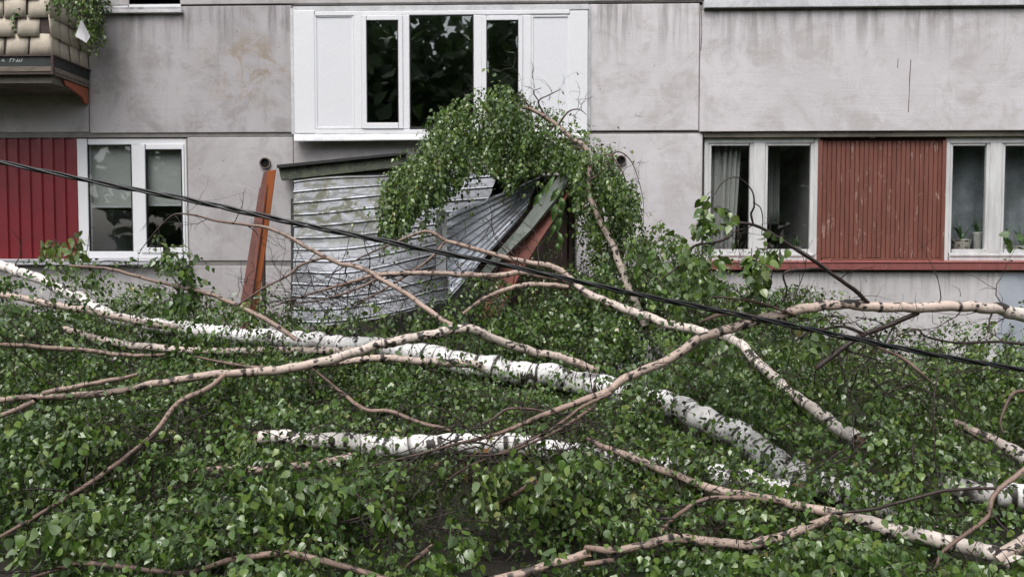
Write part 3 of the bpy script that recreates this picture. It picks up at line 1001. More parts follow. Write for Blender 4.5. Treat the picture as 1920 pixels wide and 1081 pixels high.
post = MB().slab([at(486, 352, YP), at(502, 345, YP - 0.02), at(463, 625, YP - 0.22), at(441, 625, YP - 0.2)], (0.01, 0.03, 0)).obj("support_post", M['brownpost'], can, bevel=0.004)
post["label"] = "leaning splintered post with brown and orange faces"
MB().slab([at(502, 320, YP - 0.015), at(517, 318, YP + 0.05), at(477, 620, YP - 0.12), at(463.5, 625, YP - 0.215)], (-0.004, 0.03, 0)).obj("side_face", M['orangepost'], post, bevel=0.003)
MB().slab([at(494, 324, YP + 0.01), at(503, 318, YP - 0.008), at(501.5, 346, YP - 0.012), at(488, 352, YP + 0.008)], (0.004, 0.02, 0)).obj("splinter", M['brownpost'], post)
# debris lying along the top of the fascia
for k in range(9):
    a = at(555 + k * 6 + random.uniform(-4, 4), 311 - k * 0.6, 9.2)
    MB().slab([a, a + Vector((0.07, 0.0, 0.02)), a + Vector((0.08, 0.03, 0.028)), a + Vector((-0.01, 0.03, 0.008))], (0, 0, 0.006)).obj("splinter", M['darkwood'], can)

# ------------------------------------------------------------------ birches
LEN_V = [(0, 0, 0), (.27, .385, .07), (.60, .25, .05), (1, 0, -.15), (.60, -.25, .05), (.27, -.385, .07), (.42, 0, -.025)]
LEAF_T = np.array(LEN_V)
LEAF_F = np.array([(6, 0, 5), (6, 5, 4), (6, 4, 3), (6, 3, 2), (6, 2, 1), (6, 1, 0)])

LEAF_F4 = np.array([(6, 0, 5), (6, 5, 3), (6, 3, 1), (6, 1, 0)])


def norm(a):
    return a / np.maximum(np.linalg.norm(a, axis=1, keepdims=True), 1e-9)


class Leaves:
    """leaf frames collected as arrays"""

    def __init__(s):
        s.P, s.A, s.N, s.S, s.T = [], [], [], [], []

    def add(s, P, A, N, S, T):
        s.P.append(P); s.A.append(A); s.N.append(N); s.S.append(S); s.T.append(T)

    def cat(s):
        s.P, s.A, s.N = (np.concatenate(q) if q else np.zeros((0, 3)) for q in (s.P, s.A, s.N))
        s.S, s.T = (np.concatenate(q) if q else np.zeros(0) for q in (s.S, s.T))
        s.A = norm(s.A)
        s.N = norm(s.N - (s.N * s.A).sum(1, keepdims=True) * s.A)

    def keep(s, m):
        s.P, s.A, s.N, s.S, s.T = s.P[m], s.A[m], s.N[m], s.S[m], s.T[m]


def tri_mesh(name, V, F, attrs):
    me = bpy.data.meshes.new(name)
    me.vertices.add(len(V))
    me.vertices.foreach_set("co", V.astype(np.float32).ravel())
    k = F.shape[1]
    me.loops.add(F.size)
    me.loops.foreach_set("vertex_index", F.astype(np.int32).ravel())
    me.polygons.add(len(F))
    me.polygons.foreach_set("loop_start", np.arange(0, F.size, k, dtype=np.int32))
    me.polygons.foreach_set("loop_total", np.full(len(F), k, dtype=np.int32))
    for n_, (typ, arr) in attrs.items():
        a = me.attributes.new(n_, typ, 'POINT')
        a.data.foreach_set("vector" if typ == 'FLOAT_VECTOR' else "value", arr.astype(np.float32).ravel())
    me.update(calc_edges=True)
    return me


def leaf_mesh(name, L, curl=True):
    n = len(L.P)
    B = np.cross(L.N, L.A)
    Tm = np.repeat(LEAF_T[None], n, 0).copy()
    Tm[:, :, 1] *= rng.uniform(0.8, 1.12, (n, 1))
    Tm[:, :, 2] *= rng.uniform(-0.6, 2.6, (n, 1))
    V = L.P[:, None, :] + L.S[:, None, None] * (Tm[:, :, 0:1] * L.A[:, None] + Tm[:, :, 1:2] * B[:, None] + Tm[:, :, 2:3] * L.N[:, None])
    far = L.P[:, 1] > 4.2                  # leaves a few pixels across keep a simpler outline
    near_i = np.where(~far)[0]
    F = np.concatenate([(LEAF_F[None] + (near_i * 7)[:, None, None]).reshape(-1, 3), (LEAF_F4[None] + (np.where(far)[0] * 7)[:, None, None]).reshape(-1, 3)])
    Tm[far, 1, :2] *= np.array([1.25, 0.95])
    Tm[far, 5, :2] *= np.array([1.25, 0.95])
    V = L.P[:, None, :] + L.S[:, None, None] * (Tm[:, :, 0:1] * L.A[:, None] + Tm[:, :, 1:2] * B[:, None] + Tm[:, :, 2:3] * L.N[:, None])
    return tri_mesh(name, V.reshape(-1, 3), F, {"tint": ('FLOAT', np.repeat(L.T, 7))})


def poly_tubes(name, PL, r0, r1, sides=4):
    """PL (N,K,3) polylines -> one mesh of thin tapering tubes"""
    N, K = PL.shape[:2]
    T = np.gradient(PL, axis=1).reshape(-1, 3)
    T = norm(T)
    U = np.cross(T, np.array([0.31, 0.22, 0.92]))
    U = norm(U)
    C = np.cross(T, U)
    tt = np.linspace(0, 1, K)
    rr = (np.asarray(r0)[:, None] * (1 - tt) + np.asarray(r1)[:, None] * tt).reshape(-1, 1)
    ang = np.arange(sides) * 2 * np.pi / sides
    V = PL.reshape(-1, 1, 3) + (rr[:, None] * (np.cos(ang)[None, :, None] * U[:, None] + np.sin(ang)[None, :, None] * C[:, None]))
    idx = np.arange(N * K * sides).reshape(N, K, sides)
    a = idx[:, :-1]
    b = idx[:, 1:]
    F = np.stack([a, np.roll(a, -1, 2), np.roll(b, -1, 2), b], -1).reshape(-1, 4)
    return tri_mesh(name, V.reshape(-1, 3), F, {})


def catmull(P, step):
    P = np.asarray(P, float)
    out = []
    Q = np.vstack([2 * P[0] - P[1], P, 2 * P[-1] - P[-2]])
    for i in range(len(P) - 1):
        p0, p1, p2, p3 = Q[i:i + 4]
        n = max(2, int(np.linalg.norm((p2 - p1)[:3]) / step))
        for k in range(n):
            t = k / n
            out.append(0.5 * ((2 * p1) + (-p0 + p2) * t + (2 * p0 - 5 * p1 + 4 * p2 - p3) * t ** 2 + (-p0 + 3 * p1 - 3 * p2 + p3) * t ** 3))
    out.append(P[-1])
    return np.array(out)


def limb_mesh(name, pts4, knots=1.0, sides=12, seed=0, wob=1.0):
    """pts4: (x,y,z,r). Returns mesh, resampled path"""
    rmax = max(p[3] for p in pts4)
    S = catmull(pts4, 0.017 if rmax > 0.03 else max(0.016, min(0.03, rmax * 0.8)))
    n = len(S)
    seg = np.r_[0, np.cumsum(np.linalg.norm(np.diff(S[:, :3], axis=0), axis=1))]
    rr = np.maximum(S[:, 3], 0.0012)
    path = S[:, :3].copy()
    for i in range(n):
        v = Vector((seg[i] * 3.1 + seed * 7.7, seed * 3.3, 0.5))
        a = mnoise.noise(v) * rr[i] * 0.3 * wob
        b = mnoise.noise(v + Vector((9, 31, 4))) * rr[i] * 0.3 * wob
        v2 = Vector((seg[i] * 11.0 + seed * 4.1, seed * 1.7, 3.5))
        a += mnoise.noise(v2) * rr[i] * 0.35
        path[i] += np.array([a * 0.4, b * 0.4, a])
    rk = random.Random(seed * 13 + 5)
    knot = np.zeros(n)
    bulge = np.zeros(n)
    s_ = rk.uniform(0.03, 0.12)
    while s_ < seg[-1]:
        w_ = rk.uniform(0.008, 0.016)
        i0 = np.exp(-((seg - s_) / w_) ** 2)
        knot = np.maximum(knot, i0 * rk.choice([0.5, 0.9, 1.0, 1.0]))
        bulge += i0 * rk.uniform(0.04, 0.20)
        s_ += rk.uniform(0.07, 0.26) / knots
    tan = norm(np.gradient(path, axis=0))
    U = np.zeros_like(path)
    u = np.cross(tan[0], [0.2, 0.3, 0.93])
    for i in range(n):
        u = u - tan[i] * np.dot(u, tan[i])
        u /= np.linalg.norm(u)
        U[i] = u
    C = np.cross(tan, U)
    ang = np.arange(sides) * 2 * np.pi / sides
    ca, sa = np.cos(ang), np.sin(ang)
    lump = np.array([[mnoise.noise(Vector((ca[k] * 0.8 + seed, sa[k] * 0.8, seg[i] * 9))) * 0.09 for k in range(sides)] for i in range(n)])
    side_w = np.array([0.5 + 0.5 * math.cos(q - rk.uniform(0, 6)) for q in ang])
    r2 = rr[:, None] * (1 + bulge[:, None] * (0.4 + 0.6 * side_w[None]) + lump)
    V = path[:, None] + r2[:, :, None] * (ca[None, :, None] * U[:, None] + sa[None, :, None] * C[:, None])
    V = V.reshape(-1, 3)
    idx = np.arange(n * sides).reshape(n, sides)
    a, b = idx[:-1], idx[1:]
    F = np.stack([a, np.roll(a, -1, 1), np.roll(b, -1, 1), b], -1).reshape(-1, 4)
    # closed ends: centre points, as degenerate-free quads are not needed, use fans of quads split later
    ring = np.stack([np.tile(ca, n), np.tile(sa, n), np.repeat(seg + seed * 2.37, sides)], 1)
    me = tri_mesh(name, V, F, {"ring": ('FLOAT_VECTOR', ring), "rad": ('FLOAT', np.repeat(rr, sides)), "knot": ('FLOAT', np.repeat(knot, sides))})
    return me, path, rr


class Tree:
    all = []

    def __init__(s, label, loc, sprig_len=1.0):
        s.root = thing("fallen_birch", label, "tree", loc, "birches fallen in front of the house")
        s.leaves = Leaves()
        s.tw = []           # (PL, r0, r1)
        s.limbs = []
        Tree.all.append(s)


clear = np.zeros((271, 481))          # how near the trunks left open to view lie, per patch
seedn = [0]


def steps(*st):
    return lambda x: next((v for q, v in st if x < q), st[-1][1])


def limb(tree, name, pts, vis=1.0, knots=1.0, twigs=0, twl=0.4, sides=12, broken=None, label=None, wob=1.0, mat='bark', leafy=0.0):
    twigs = int(twigs * 1.5)
    """pts: (px, py, distance, width in px)"""
    seedn[0] += 1
    P = []
    for px, py, Y, d in pts:
        p = at(px, py, Y)
        P.append((p.x, p.y, p.z, d * 0.5 * Y / FPX))
    me, path, rr = limb_mesh(name, P, knots, sides, seedn[0], wob)
    o = link(name, me, M[mat], tree.root, smooth=True)
    if label:
        o["label"] = label
    # ends
    for e, f in ((0, 1), (len(path) - 1, len(path) - 2)):
        if rr[e] > 0.012:
            d = Vector(path[e] - path[f]).normalized()
            q = Vector(path[e])
            k = 9
            m = MB()
            a = d.cross(Vector((0.2, 0.3, 0.93))).normalized()
            c = d.cross(a)
            ce = q + d * rr[e] * (0.9 if broken else 0.1)
            m.v = [tuple(ce)] + [tuple(q - d * 0.004 + (a * math.cos(i * 2 * math.pi / k) + c * math.sin(i * 2 * math.pi / k)) * rr[e] * 0.97 + d * (random.uniform(0, 1.3) * rr[e] if broken else 0)) for i in range(k)]
            m.f = [(0, 1 + i, 1 + (i + 1) % k) for i in range(k)]
            m.obj("broken_end", M['broken'], o)
    px, py, dep = proj(path)
    for i in range(len(path)):
        rp = rr[i] / dep[i] * FPX + 3 + 20 / dep[i]
        x0, x1, y0, y1 = int((px[i] - rp) / 4), int((px[i] + rp) / 4), int((py[i] - rp) / 4), int((py[i] + rp) / 4)
        if x1 < 0 or y1 < 0 or x0 > 480 or y0 > 270:
            continue
        sl = clear[max(0, y0):min(271, y1 + 1), max(0, x0):min(481, x1 + 1)]
        if rng.random() < (vis(px[i]) if callable(vis) else vis):
            np.maximum(sl, dep[i], out=sl)
    tree.limbs.append((path, rr, name))
    if twigs:
        grow(tree, path, rr, twigs, twl, leafy)
    return path


def grow(tree, path, rr, n, L, leafy):
    """bare side twigs with a fork or two; a share of them in leaf"""
    ids = rng.integers(int(len(path) * 0.05), len(path), n)
    tan = norm(np.gradient(path, axis=0))
    base = path[ids]
    d = norm(tan[ids] * rng.choice([-0.6, 0.8], (n, 1)) + rng.normal(0, 0.75, (n, 3)) * np.array([1, 0.7, 0.8]) + np.array([0, -0.15, 0.05]))
    ln = L * rng.uniform(0.4, 1.3, n)
    big = rng.random(n) < 0.22
    ln = np.where(big, ln * 1.6, ln)
    PL = walk(base, d, ln, 9, 0.22, 0.35)
    tree.tw.append((PL, np.minimum(rr[ids] * 0.55, np.where(big, 0.0085, 0.0056)) * rng.uniform(0.7, 1, n), np.full(n, 0.0009)))
    k = rng.integers(2, 8, n * 3)
    b2 = np.repeat(PL, 3, 0)[np.arange(n * 3), k]
    d2 = norm(np.repeat(d, 3, 0) + rng.normal(0, 0.7, (n * 3, 3)))
    PL2 = walk(b2, d2, np.repeat(ln, 3) * rng.uniform(0.25, 0.6, n * 3), 6, 0.25, 0.4)
    tree.tw.append((PL2, np.full(n * 3, 0.0024), np.full(n * 3, 0.0008)))
    if leafy > 0:
        m = rng.random(n * 3) < leafy
        leaf_along(tree, PL2[m], 0.034, 0.047, hang=0.6)


def walk(base, d, ln, K, jit, droop):
    n = len(base)
    PL = np.zeros((n, K, 3))
    PL[:, 0] = base
    cur = d.copy()
    for k in range(1, K):
        cur = norm(cur + rng.normal(0, jit, (n, 3)) + np.array([0, 0, -droop / K]))
        PL[:, k] = PL[:, k - 1] + cur * (ln / (K - 1))[:, None]
    return PL


def leaf_along(tree, PL, spacing, size, hang=0.5, tint=0.0, up=0.7, pet=0.014, szv=0.28):
    """alternate leaves along twig polylines"""
    n, K = PL.shape[:2]
    if n == 0:
        return
    ln = np.linalg.norm(np.diff(PL, axis=1), axis=2).sum(1)
    mx = max(2, int(ln.max() / spacing))
    cnt = np.maximum(2, (ln / spacing)).astype(int)
    j = np.arange(mx)[None]
    ok = j < cnt[:, None]
    t = np.clip((j + 0.8 + rng.uniform(-0.3, 0.3, (n, mx))) / cnt[:, None], 0.08, 0.999) * (K - 1)
    i0 = np.minimum(t.astype(int), K - 2)
    f = (t - i0)[:, :, None]
    ar = np.arange(n)[:, None]
    P = PL[ar, i0] * (1 - f) + PL[ar, i0 + 1] * f
    T = PL[ar, i0 + 1] - PL[ar, i0]
    P, T, f = P[ok], T[ok], f[ok]
    T = norm(T)
    sgn = np.broadcast_to(np.where(j % 2 == 0, 1.0, -1.0), (n, mx))[ok][:, None]
    side = norm(np.cross(T, rng.normal(0, 0.5, T.shape) + np.array([0, -0.5, 0.8])))
    A = norm(T * 0.55 + side * sgn * 0.8 + np.array([0, 0, -1.0]) * hang + rng.normal(0, 0.28, T.shape))
    P = P + norm(T * 0.3 + side * sgn + np.array([0, 0, -0.3])) * (pet * rng.uniform(0.5, 1.3, (len(P), 1)))
    N = (rng.normal(0, 0.8, P.shape) + np.array([0, -0.5, up * 0.75])) * np.where(rng.random((len(P), 1)) < 0.14, -1.0, 1.0)
    S = size * np.clip(rng.normal(1, szv, len(P)), 0.4, 1.35)
    tn = np.repeat(rng.normal(0.42, 0.13, n), cnt)[:len(P)] if False else np.broadcast_to(rng.normal(0.38, 0.16, (n, 1)), (n, mx))[ok]
    tv = np.clip(tn + rng.normal(0, 0.14, len(P)) + tint, 0, 0.95)
    rare = rng.random(len(P))
    tv = np.where(rare > 0.992, 0.985, tv)
    tree.leaves.add(P, A, N, S, tv)


T1 = Tree("long thick white birch trunk lying level below the canopy, bare limbs arching over it", at(1120, 722, 6.4))
T2 = Tree("low birch trunk half buried in leaves below the main trunk, snapped at its left end", at(700, 836, 4.96))
T3 = Tree("slender birch with a snapped dark lower end, thin top reaching the metal sheet", at(1605, 822, 5.6))
T4 = Tree("young birch bent over the canopy with its leafy crown hanging on the metal roof", at(1176, 532, 7.6))
T5 = Tree("forked tan birch lying lowest at the bottom right of the heap", at(1880, 1040, 4.0))
T6 = Tree("birch limb with mossy dark butt reaching in from the right above the leaves", at(1920, 590, 5.1))

# --- T1: main trunk and its limbs
limb(T1, "trunk", [(-160, 452, 8.35, 16), (-60, 480, 8.2, 17), (0, 497, 8.1, 18), (60, 518, 8.0, 19), (125, 547, 7.9, 20), (185, 580, 7.8, 22), (230, 599, 7.7, 24), (330, 614, 7.6, 27), (420, 625, 7.5, 28), (500, 633, 7.4, 31), (600, 642, 7.3, 33), (700, 652, 7.15, 35), (800, 664, 7.0, 37), (900, 687, 6.8, 46), (960, 697, 6.7, 44), (1040, 706, 6.55, 42), (1120, 722, 6.4, 42), (1200, 742, 6.2, 44), (1260, 760, 6.1, 45), (1320, 787, 5.9, 47), (1370, 808, 5.75, 48), (1440, 855, 5.5, 50), (1530, 905, 5.2, 52), (1640, 950, 5.0, 55), (1800, 1012, 4.7, 58)], vis=steps((120, .7), (190, .4), (330, .8), (395, .2), (700, .85), (1100, .97), (1130, .6), (1250, .05), (1300, .35), (1385, .5), (1412, .08), (1465, .45), (9999, .03)), knots=1.3, sides=16, twigs=14, wob=0.5)
limb(T1, "limb", [(1120, 694, 6.35, 13), (1065, 674, 6.3, 15), (960, 647, 6.1, 17), (890, 619, 5.9, 18), (850, 618, 5.85, 18), (790, 630, 5.75, 18), (710, 646, 5.65, 18), (640, 668, 5.55, 19), (580, 684, 5.45, 17), (520, 695, 5.4, 17), (415, 701, 5.25, 15), (300, 717, 5.15, 14), (225, 732, 5.05, 13), (142, 741, 5.0, 13), (55, 744, 4.95, 12), (0, 750, 4.9, 12), (-90, 762, 4.8, 11)], knots=1.5, twigs=26, twl=0.4, leafy=0.25)
limb(T1, "limb", [(420, 703, 5.2, 9), (390, 727, 5.05, 9.5), (345, 748, 4.9, 10), (325, 764, 4.8, 10), (282, 818, 4.6, 9), (190, 890, 4.3, 9), (120, 935, 4.1, 8), (50, 978, 3.95, 8), (-20, 1018, 3.8, 7)], knots=1.2, twigs=26, twl=0.4, leafy=0.2)
limb(T1, "limb", [(855, 613, 5.86, 10), (808, 584, 5.95, 10), (767, 554, 6.05, 9.5), (720, 527, 6.1, 9), (680, 504, 6.15, 9), (640, 494, 6.2, 8), (610, 481, 6.2, 8), (545, 446, 6.25, 7), (490, 425, 6.3, 6), (415, 415, 6.3, 5), (345, 401, 6.3, 3.5), (312, 412, 6.3, 2.5), (262, 470, 6.3, 1.5)], knots=1.0, twigs=14, twl=0.35)
limb(T1, "limb", [(612, 481, 6.2, 6), (565, 496, 6.2, 5.5), (540, 516, 6.15, 5), (495, 540, 6.1, 4), (440, 575, 6.0, 2.5)], twigs=6, twl=0.25, sides=8)
limb(T1, "limb", [(330, 613, 7.5, 13), (280, 607, 7.4, 13), (200, 590, 7.25, 13), (100, 570, 7.1, 13), (0, 553, 7.0, 12), (-100, 540, 6.9, 12)], knots=1.3, twigs=10, leafy=0.3)
limb(T1, "limb", [(905, 693, 6.62, 16), (880, 684, 6.55, 16), (800, 677, 6.45, 15), (715, 669, 6.35, 14), (640, 679, 6.3, 12), (560, 690, 6.2, 9), (470, 688, 6.2, 7), (365, 667, 6.2, 4)], knots=1.5, twigs=10, twl=0.3)
limb(T1, "limb", [(700, 657, 7.0, 15), (640, 658, 6.98, 15), (560, 657, 7.0, 14), (460, 657, 7.05, 14), (360, 657, 7.15, 14), (260, 650, 7.25, 15), (190, 636, 7.3, 14), (120, 618, 7.4, 12)], knots=1.5)
limb(T1, "limb", [(310, 664, 6.2, 6), (240, 665, 6.1, 8), (165, 657, 6.0, 9), (75, 650, 5.8, 9), (0, 646, 5.6, 9), (-90, 640, 5.5, 9)], knots=1.3, twigs=12, leafy=0.3)
limb(T1, "limb", [(258, 702, 5.05, 7), (210, 712, 5.0, 9), (150, 722, 4.95, 10), (80, 736, 4.9, 10)], knots=1.2, sides=9)
limb(T1, "limb", [(62, 754, 4.85, 10), (30, 768, 4.75, 10), (-40, 795, 4.6, 10)], sides=9, twigs=4)
limb(T1, "limb", [(585, 690, 5.9, 3), (620, 718, 5.65, 5), (642, 737, 5.55, 7), (685, 767, 5.4, 8), (730, 770, 5.35, 8), (780, 789, 5.25, 8), (845, 807, 5.15, 7)], sides=9, twigs=10, twl=0.3)
limb(T1, "limb", [(130, 498, 6.6, 5), (210, 505, 6.55, 6), (300, 530, 6.5, 6), (380, 548, 6.4, 8), (440, 570, 6.35, 8), (500, 600, 6.3, 9), (555, 635, 6.3, 9)], sides=9, twigs=12, twl=0.3, leafy=0.1)
# --- T2
limb(T2, "trunk", [(488, 819, 5.0, 25), (555, 822, 4.98, 27), (640, 829, 4.97, 32), (700, 837, 4.96, 38), (780, 836, 4.95, 38), (850, 832, 4.95, 38), (900, 830, 4.95, 39), (1000, 838, 4.93, 40), (1100, 852, 4.9, 42), (1250, 880, 4.85, 44), (1400, 905, 4.8, 46), (1480, 922, 4.75, 48)], vis=steps((560, .8), (630, .45), (840, .9), (890, .5), (985, .9), (1030, .3), (9999, 0.0)), knots=1.3, sides=16, broken=True, wob=0.5)
limb(T2, "limb", [(360, 884, 4.8, 12), (430, 877, 4.78, 13), (500, 880, 4.76, 14), (590, 870, 4.75, 15), (660, 855, 4.78, 16)], vis=steps((395, 0), (430, .5), (470, .1), (500, .8), (9999, .1)), knots=1.4)
limb(T2, "limb", [(40, 1090, 3.62, 5), (70, 1079, 3.62, 6), (150, 1057, 3.6, 9), (240, 1062, 3.58, 9), (345, 1074, 3.56, 10), (430, 1051, 3.56, 12), (540, 1037, 3.55, 13), (640, 1060, 3.52, 12), (710, 1080, 3.5, 12), (760, 1095, 3.48, 12)], knots=1.4, twigs=12, leafy=0.3, twl=0.3)
limb(T2, "limb", [(938, 942, 4.3, 7), (965, 926, 4.27, 9), (1003, 900, 4.25, 10)], sides=9, broken=True)
limb(T2, "limb", [(760, 1062, 3.7, 6), (790, 1040, 3.7, 9), (812, 1022, 3.7, 9)], sides=9, broken=True)
# --- T3
limb(T3, "trunk", [(1606, 824, 5.35, 27), (1570, 798, 5.5, 24), (1510, 756, 5.75, 20), (1430, 688, 6.2, 19), (1380, 642, 6.5, 18), (1320, 622, 6.65, 17), (1240, 603, 6.8, 16), (1163, 577, 7.0, 15), (1097, 546, 7.1, 14), (1071, 524, 7.15, 13), (1036, 499, 7.15, 11), (963, 486, 7.15, 9), (871, 461, 7.1, 8), (836, 450, 7.1, 7), (797, 434, 7.05, 6), (740, 455, 7.0, 4.5), (680, 481, 7.0, 3), (610, 520, 6.95, 2)], vis=steps((1170, .97), (1410, .2), (1445, .7), (1500, .1), (1570, .35), (9999, .95)), knots=1.6, twigs=36, twl=0.4, broken=True, leafy=0.06)
limb(T3, "limb", [(1072, 526, 7.1, 9), (1062, 526, 7.1, 10), (985, 511, 7.05, 10), (928, 517, 7.0, 10), (820, 512, 6.95, 9), (720, 515, 6.9, 9), (680, 522, 6.9, 7), (635, 535, 6.85, 6), (570, 555, 6.8, 4), (510, 575, 6.8, 2)], knots=1.0, twigs=60, twl=0.5, sides=9)
limb(T3, "limb", [(1065, 538, 7.05, 8), (1019, 534, 7.0, 10), (980, 535, 6.95, 10), (923, 551, 6.85, 8), (895, 567, 6.8, 7), (868, 588, 6.75, 6)], knots=1.0, twigs=10, sides=9)
limb(T3, "limb", [(720, 516, 6.9, 6), (660, 545, 6.85, 5), (600, 562, 6.8, 4), (540, 570, 6.8, 2.5)], sides=8, twigs=30, twl=0.4)
limb(T3, "limb", [(836, 452, 7.1, 5), (800, 490, 7.0, 5), (740, 530, 6.9, 4.5), (680, 565, 6.85, 3), (640, 590, 6.8, 2)], sides=8, twigs=10, twl=0.3)
# --- T4
limb(T4, "trunk", [(1210, 610, 7.5, 15), (1190, 560, 7.55, 14), (1176, 532, 7.6, 13.5), (1150, 463, 7.7, 12.5), (1115, 393, 7.8, 11), (1104, 359, 7.85, 9.5), (1106, 315, 7.9, 9), (1097, 276, 7.95, 8.5), (1076, 262, 8.0, 8.5), (1045, 237, 8.0, 8), (1002, 207, 8.0, 7), (976, 203, 8.05, 5.5), (920, 215, 8.3, 4), (860, 255, 8.4, 3), (800, 300, 8.4, 2)], vis=steps((990, 0), (1010, .3), (1080, .9), (1108, .12), (9999, .92)), knots=1.4, wob=0.7)
for pts in ([(1002, 207, 8.0, 4), (985, 190, 8.0, 3), (972, 178, 8.0, 2), (980, 168, 8.0, 1.2)],
            [(1020, 215, 8.0, 4), (1010, 190, 7.95, 3), (1030, 178, 7.95, 2.4), (1050, 168, 7.9, 1.4)],
            [(1045, 237, 8.0, 4), (1065, 210, 7.9, 3), (1085, 205, 7.9, 2.2), (1100, 215, 7.85, 1.3)],
            [(1010, 190, 7.95, 2.4), (1000, 172, 7.9, 1.8), (1015, 165, 7.9, 1.2)],
            [(1103, 340, 7.85, 4), (1130, 320, 7.8, 4), (1155, 285, 7.75, 3), (1185, 305, 7.7, 2), (1205, 370, 7.7, 1.2), (1207, 420, 7.7, 1)],
            [(1045, 237, 8.0, 3), (950, 230, 8.3, 2.5), (900, 215, 8.4, 2), (850, 220, 8.4, 1.5)],
            [(1097, 280, 7.95, 4), (1000, 260, 8.3, 3), (900, 262, 8.4, 2.5), (820, 290, 8.4, 2), (760, 330, 8.4, 1.5)],
            [(1104, 320, 7.9, 4), (1140, 290, 7.8, 3.5), (1170, 330, 7.7, 2.5), (1185, 400, 7.65, 1.6)]):
    limb(T4, "limb", pts, vis=0.0 if pts[-1][1] > 215 else 0.95, sides=7, twigs=6, twl=0.25)
# --- T5
limb(T5, "trunk", [(2000, 1100, 3.85, 34), (1920, 1062, 3.95, 32), (1875, 1040, 4.02, 30), (1845, 1031, 4.05, 30), (1780, 1015, 4.1, 29), (1705, 1000, 4.15, 28), (1630, 979, 4.2, 26), (1560, 961, 4.25, 20), (1480, 945, 4.3, 17), (1355, 920, 4.4, 16), (1280, 895, 4.5, 15), (1190, 860, 4.6, 14), (1135, 838, 4.7, 12), (1100, 822, 4.75, 8)], knots=1.6, sides=14, twigs=18, twl=0.35, leafy=0.15)
limb(T5, "limb", [(1870, 1045, 4.0, 24), (1900, 1025, 4.0, 24), (1960, 990, 4.0, 24), (2040, 950, 4.0, 22)], label="grey lichened stub of the fork")
limb(T5, "limb", [(1575, 962, 4.22, 15), (1540, 976, 4.18, 15), (1495, 993, 4.1, 17), (1445, 1011, 4.05, 18), (1380, 1020, 4.0, 18), (1280, 1010, 3.95, 17), (1230, 1015, 3.92, 17), (1150, 1032, 3.88, 15), (1095, 1026, 3.86, 10)], knots=1.6, twigs=12, leafy=0.3, twl=0.3)
limb(T5, "limb", [(1100, 1036, 3.82, 16), (1065, 1048, 3.8, 16), (1030, 1058, 3.78, 16), (960, 1080, 3.74, 17), (880, 1098, 3.7, 17)], knots=1.6, broken=True)
limb(T5, "limb", [(1150, 1050, 3.8, 9), (1120, 1054, 3.78, 10), (1096, 1056, 3.78, 10)], sides=9, broken=True)
limb(T5, "limb", [(1470, 942, 4.28, 9), (1430, 935, 4.26, 9), (1380, 932, 4.24, 9), (1320, 936, 4.2, 9), (1270, 965, 4.12, 8), (1235, 1000, 4.0, 7)], knots=1.2, sides=9, twigs=10)
limb(T5, "limb", [(1560, 962, 4.2, 5), (1635, 954, 4.15, 6), (1690, 940, 4.1, 6), (1755, 922, 4.1, 6.5), (1810, 916, 4.1, 6), (1866, 915, 4.1, 6)], sides=8, wob=0.4, mat='twig')
limb(T5, "limb", [(1980, 830, 4.2, 12), (1920, 880, 4.15, 10), (1866, 925, 4.1, 9), (1855, 955, 4.05, 8), (1845, 975, 4.0, 8), (1772, 1030, 3.9, 7), (1755, 1062, 3.85, 5), (1740, 1095, 3.8, 4)], sides=9, twigs=10, twl=0.3)
limb(T5, "limb", [(1735, 905, 4.95, 26), (1748, 906, 4.9, 32), (1785, 912, 4.82, 36), (1840, 925, 4.74, 40), (1920, 938, 4.65, 46), (2020, 950, 4.6, 48)], vis=steps((1750, 0), (1790, .6), (9999, .3)), knots=1.8, sides=14, label="thick grey white limb mostly hidden in the leaves")
limb(T5, "limb", [(1760, 780, 5.5, 14), (1810, 800, 5.4, 15), (1885, 838, 5.3, 22), (1925, 862, 5.2, 26), (2000, 900, 5.1, 30)], vis=steps((1795, 0), (1840, .5), (1880, .2), (9999, .9)), knots=1.6)
# --- T6
limb(T6, "trunk", [(2180, 640, 5.3, 30), (2050, 612, 5.2, 27), (1920, 588, 5.1, 25), (1880, 580, 5.08, 22), (1805, 576, 5.02, 19), (1730, 577, 5.0, 19), (1630, 575, 4.98, 18), (1580, 572, 4.97, 18), (1530, 575, 4.95, 18), (1480, 585, 4.93, 18), (1430, 598, 4.9, 18), (1370, 616, 4.87, 17), (1305, 638, 4.83, 17), (1280, 656, 4.8, 17), (1230, 685, 4.75, 16), (1170, 710, 4.7, 16), (1140, 732, 4.68, 15), (1075, 757, 4.6, 12), (1010, 782, 4.5, 10), (960, 803, 4.45, 8.5), (920, 816, 4.4, 7), (855, 832, 4.3, 5.5), (780, 852, 4.2, 4), (700, 872, 4.15, 2.5), (640, 890, 4.1, 1.5)], knots=1.6, twigs=44, twl=0.42, leafy=0.08)
limb(T6, "limb", [(1145, 738, 4.65, 8), (1090, 764, 4.55, 7), (1040, 800, 4.45, 6), (965, 838, 4.35, 5), (880, 873, 4.25, 4.5), (838, 902, 4.2, 3.5), (834, 918, 4.18, 2)], sides=8, twigs=40, twl=0.5)
limb(T6, "limb", [(1115, 760, 4.6, 7), (1080, 785, 4.5, 7), (1040, 810, 4.42, 5.5), (1000, 828, 4.38, 5), (940, 850, 4.3, 4), (860, 855, 4.25, 3)], sides=8, twigs=34, twl=0.45)
limb(T6, "limb", [(1018, 771, 4.52, 5), (985, 766, 4.5, 5), (950, 767, 4.48, 5), (920, 787, 4.4, 4), (890, 800, 4.35, 2.5)], sides=8, twigs=6, twl=0.3)
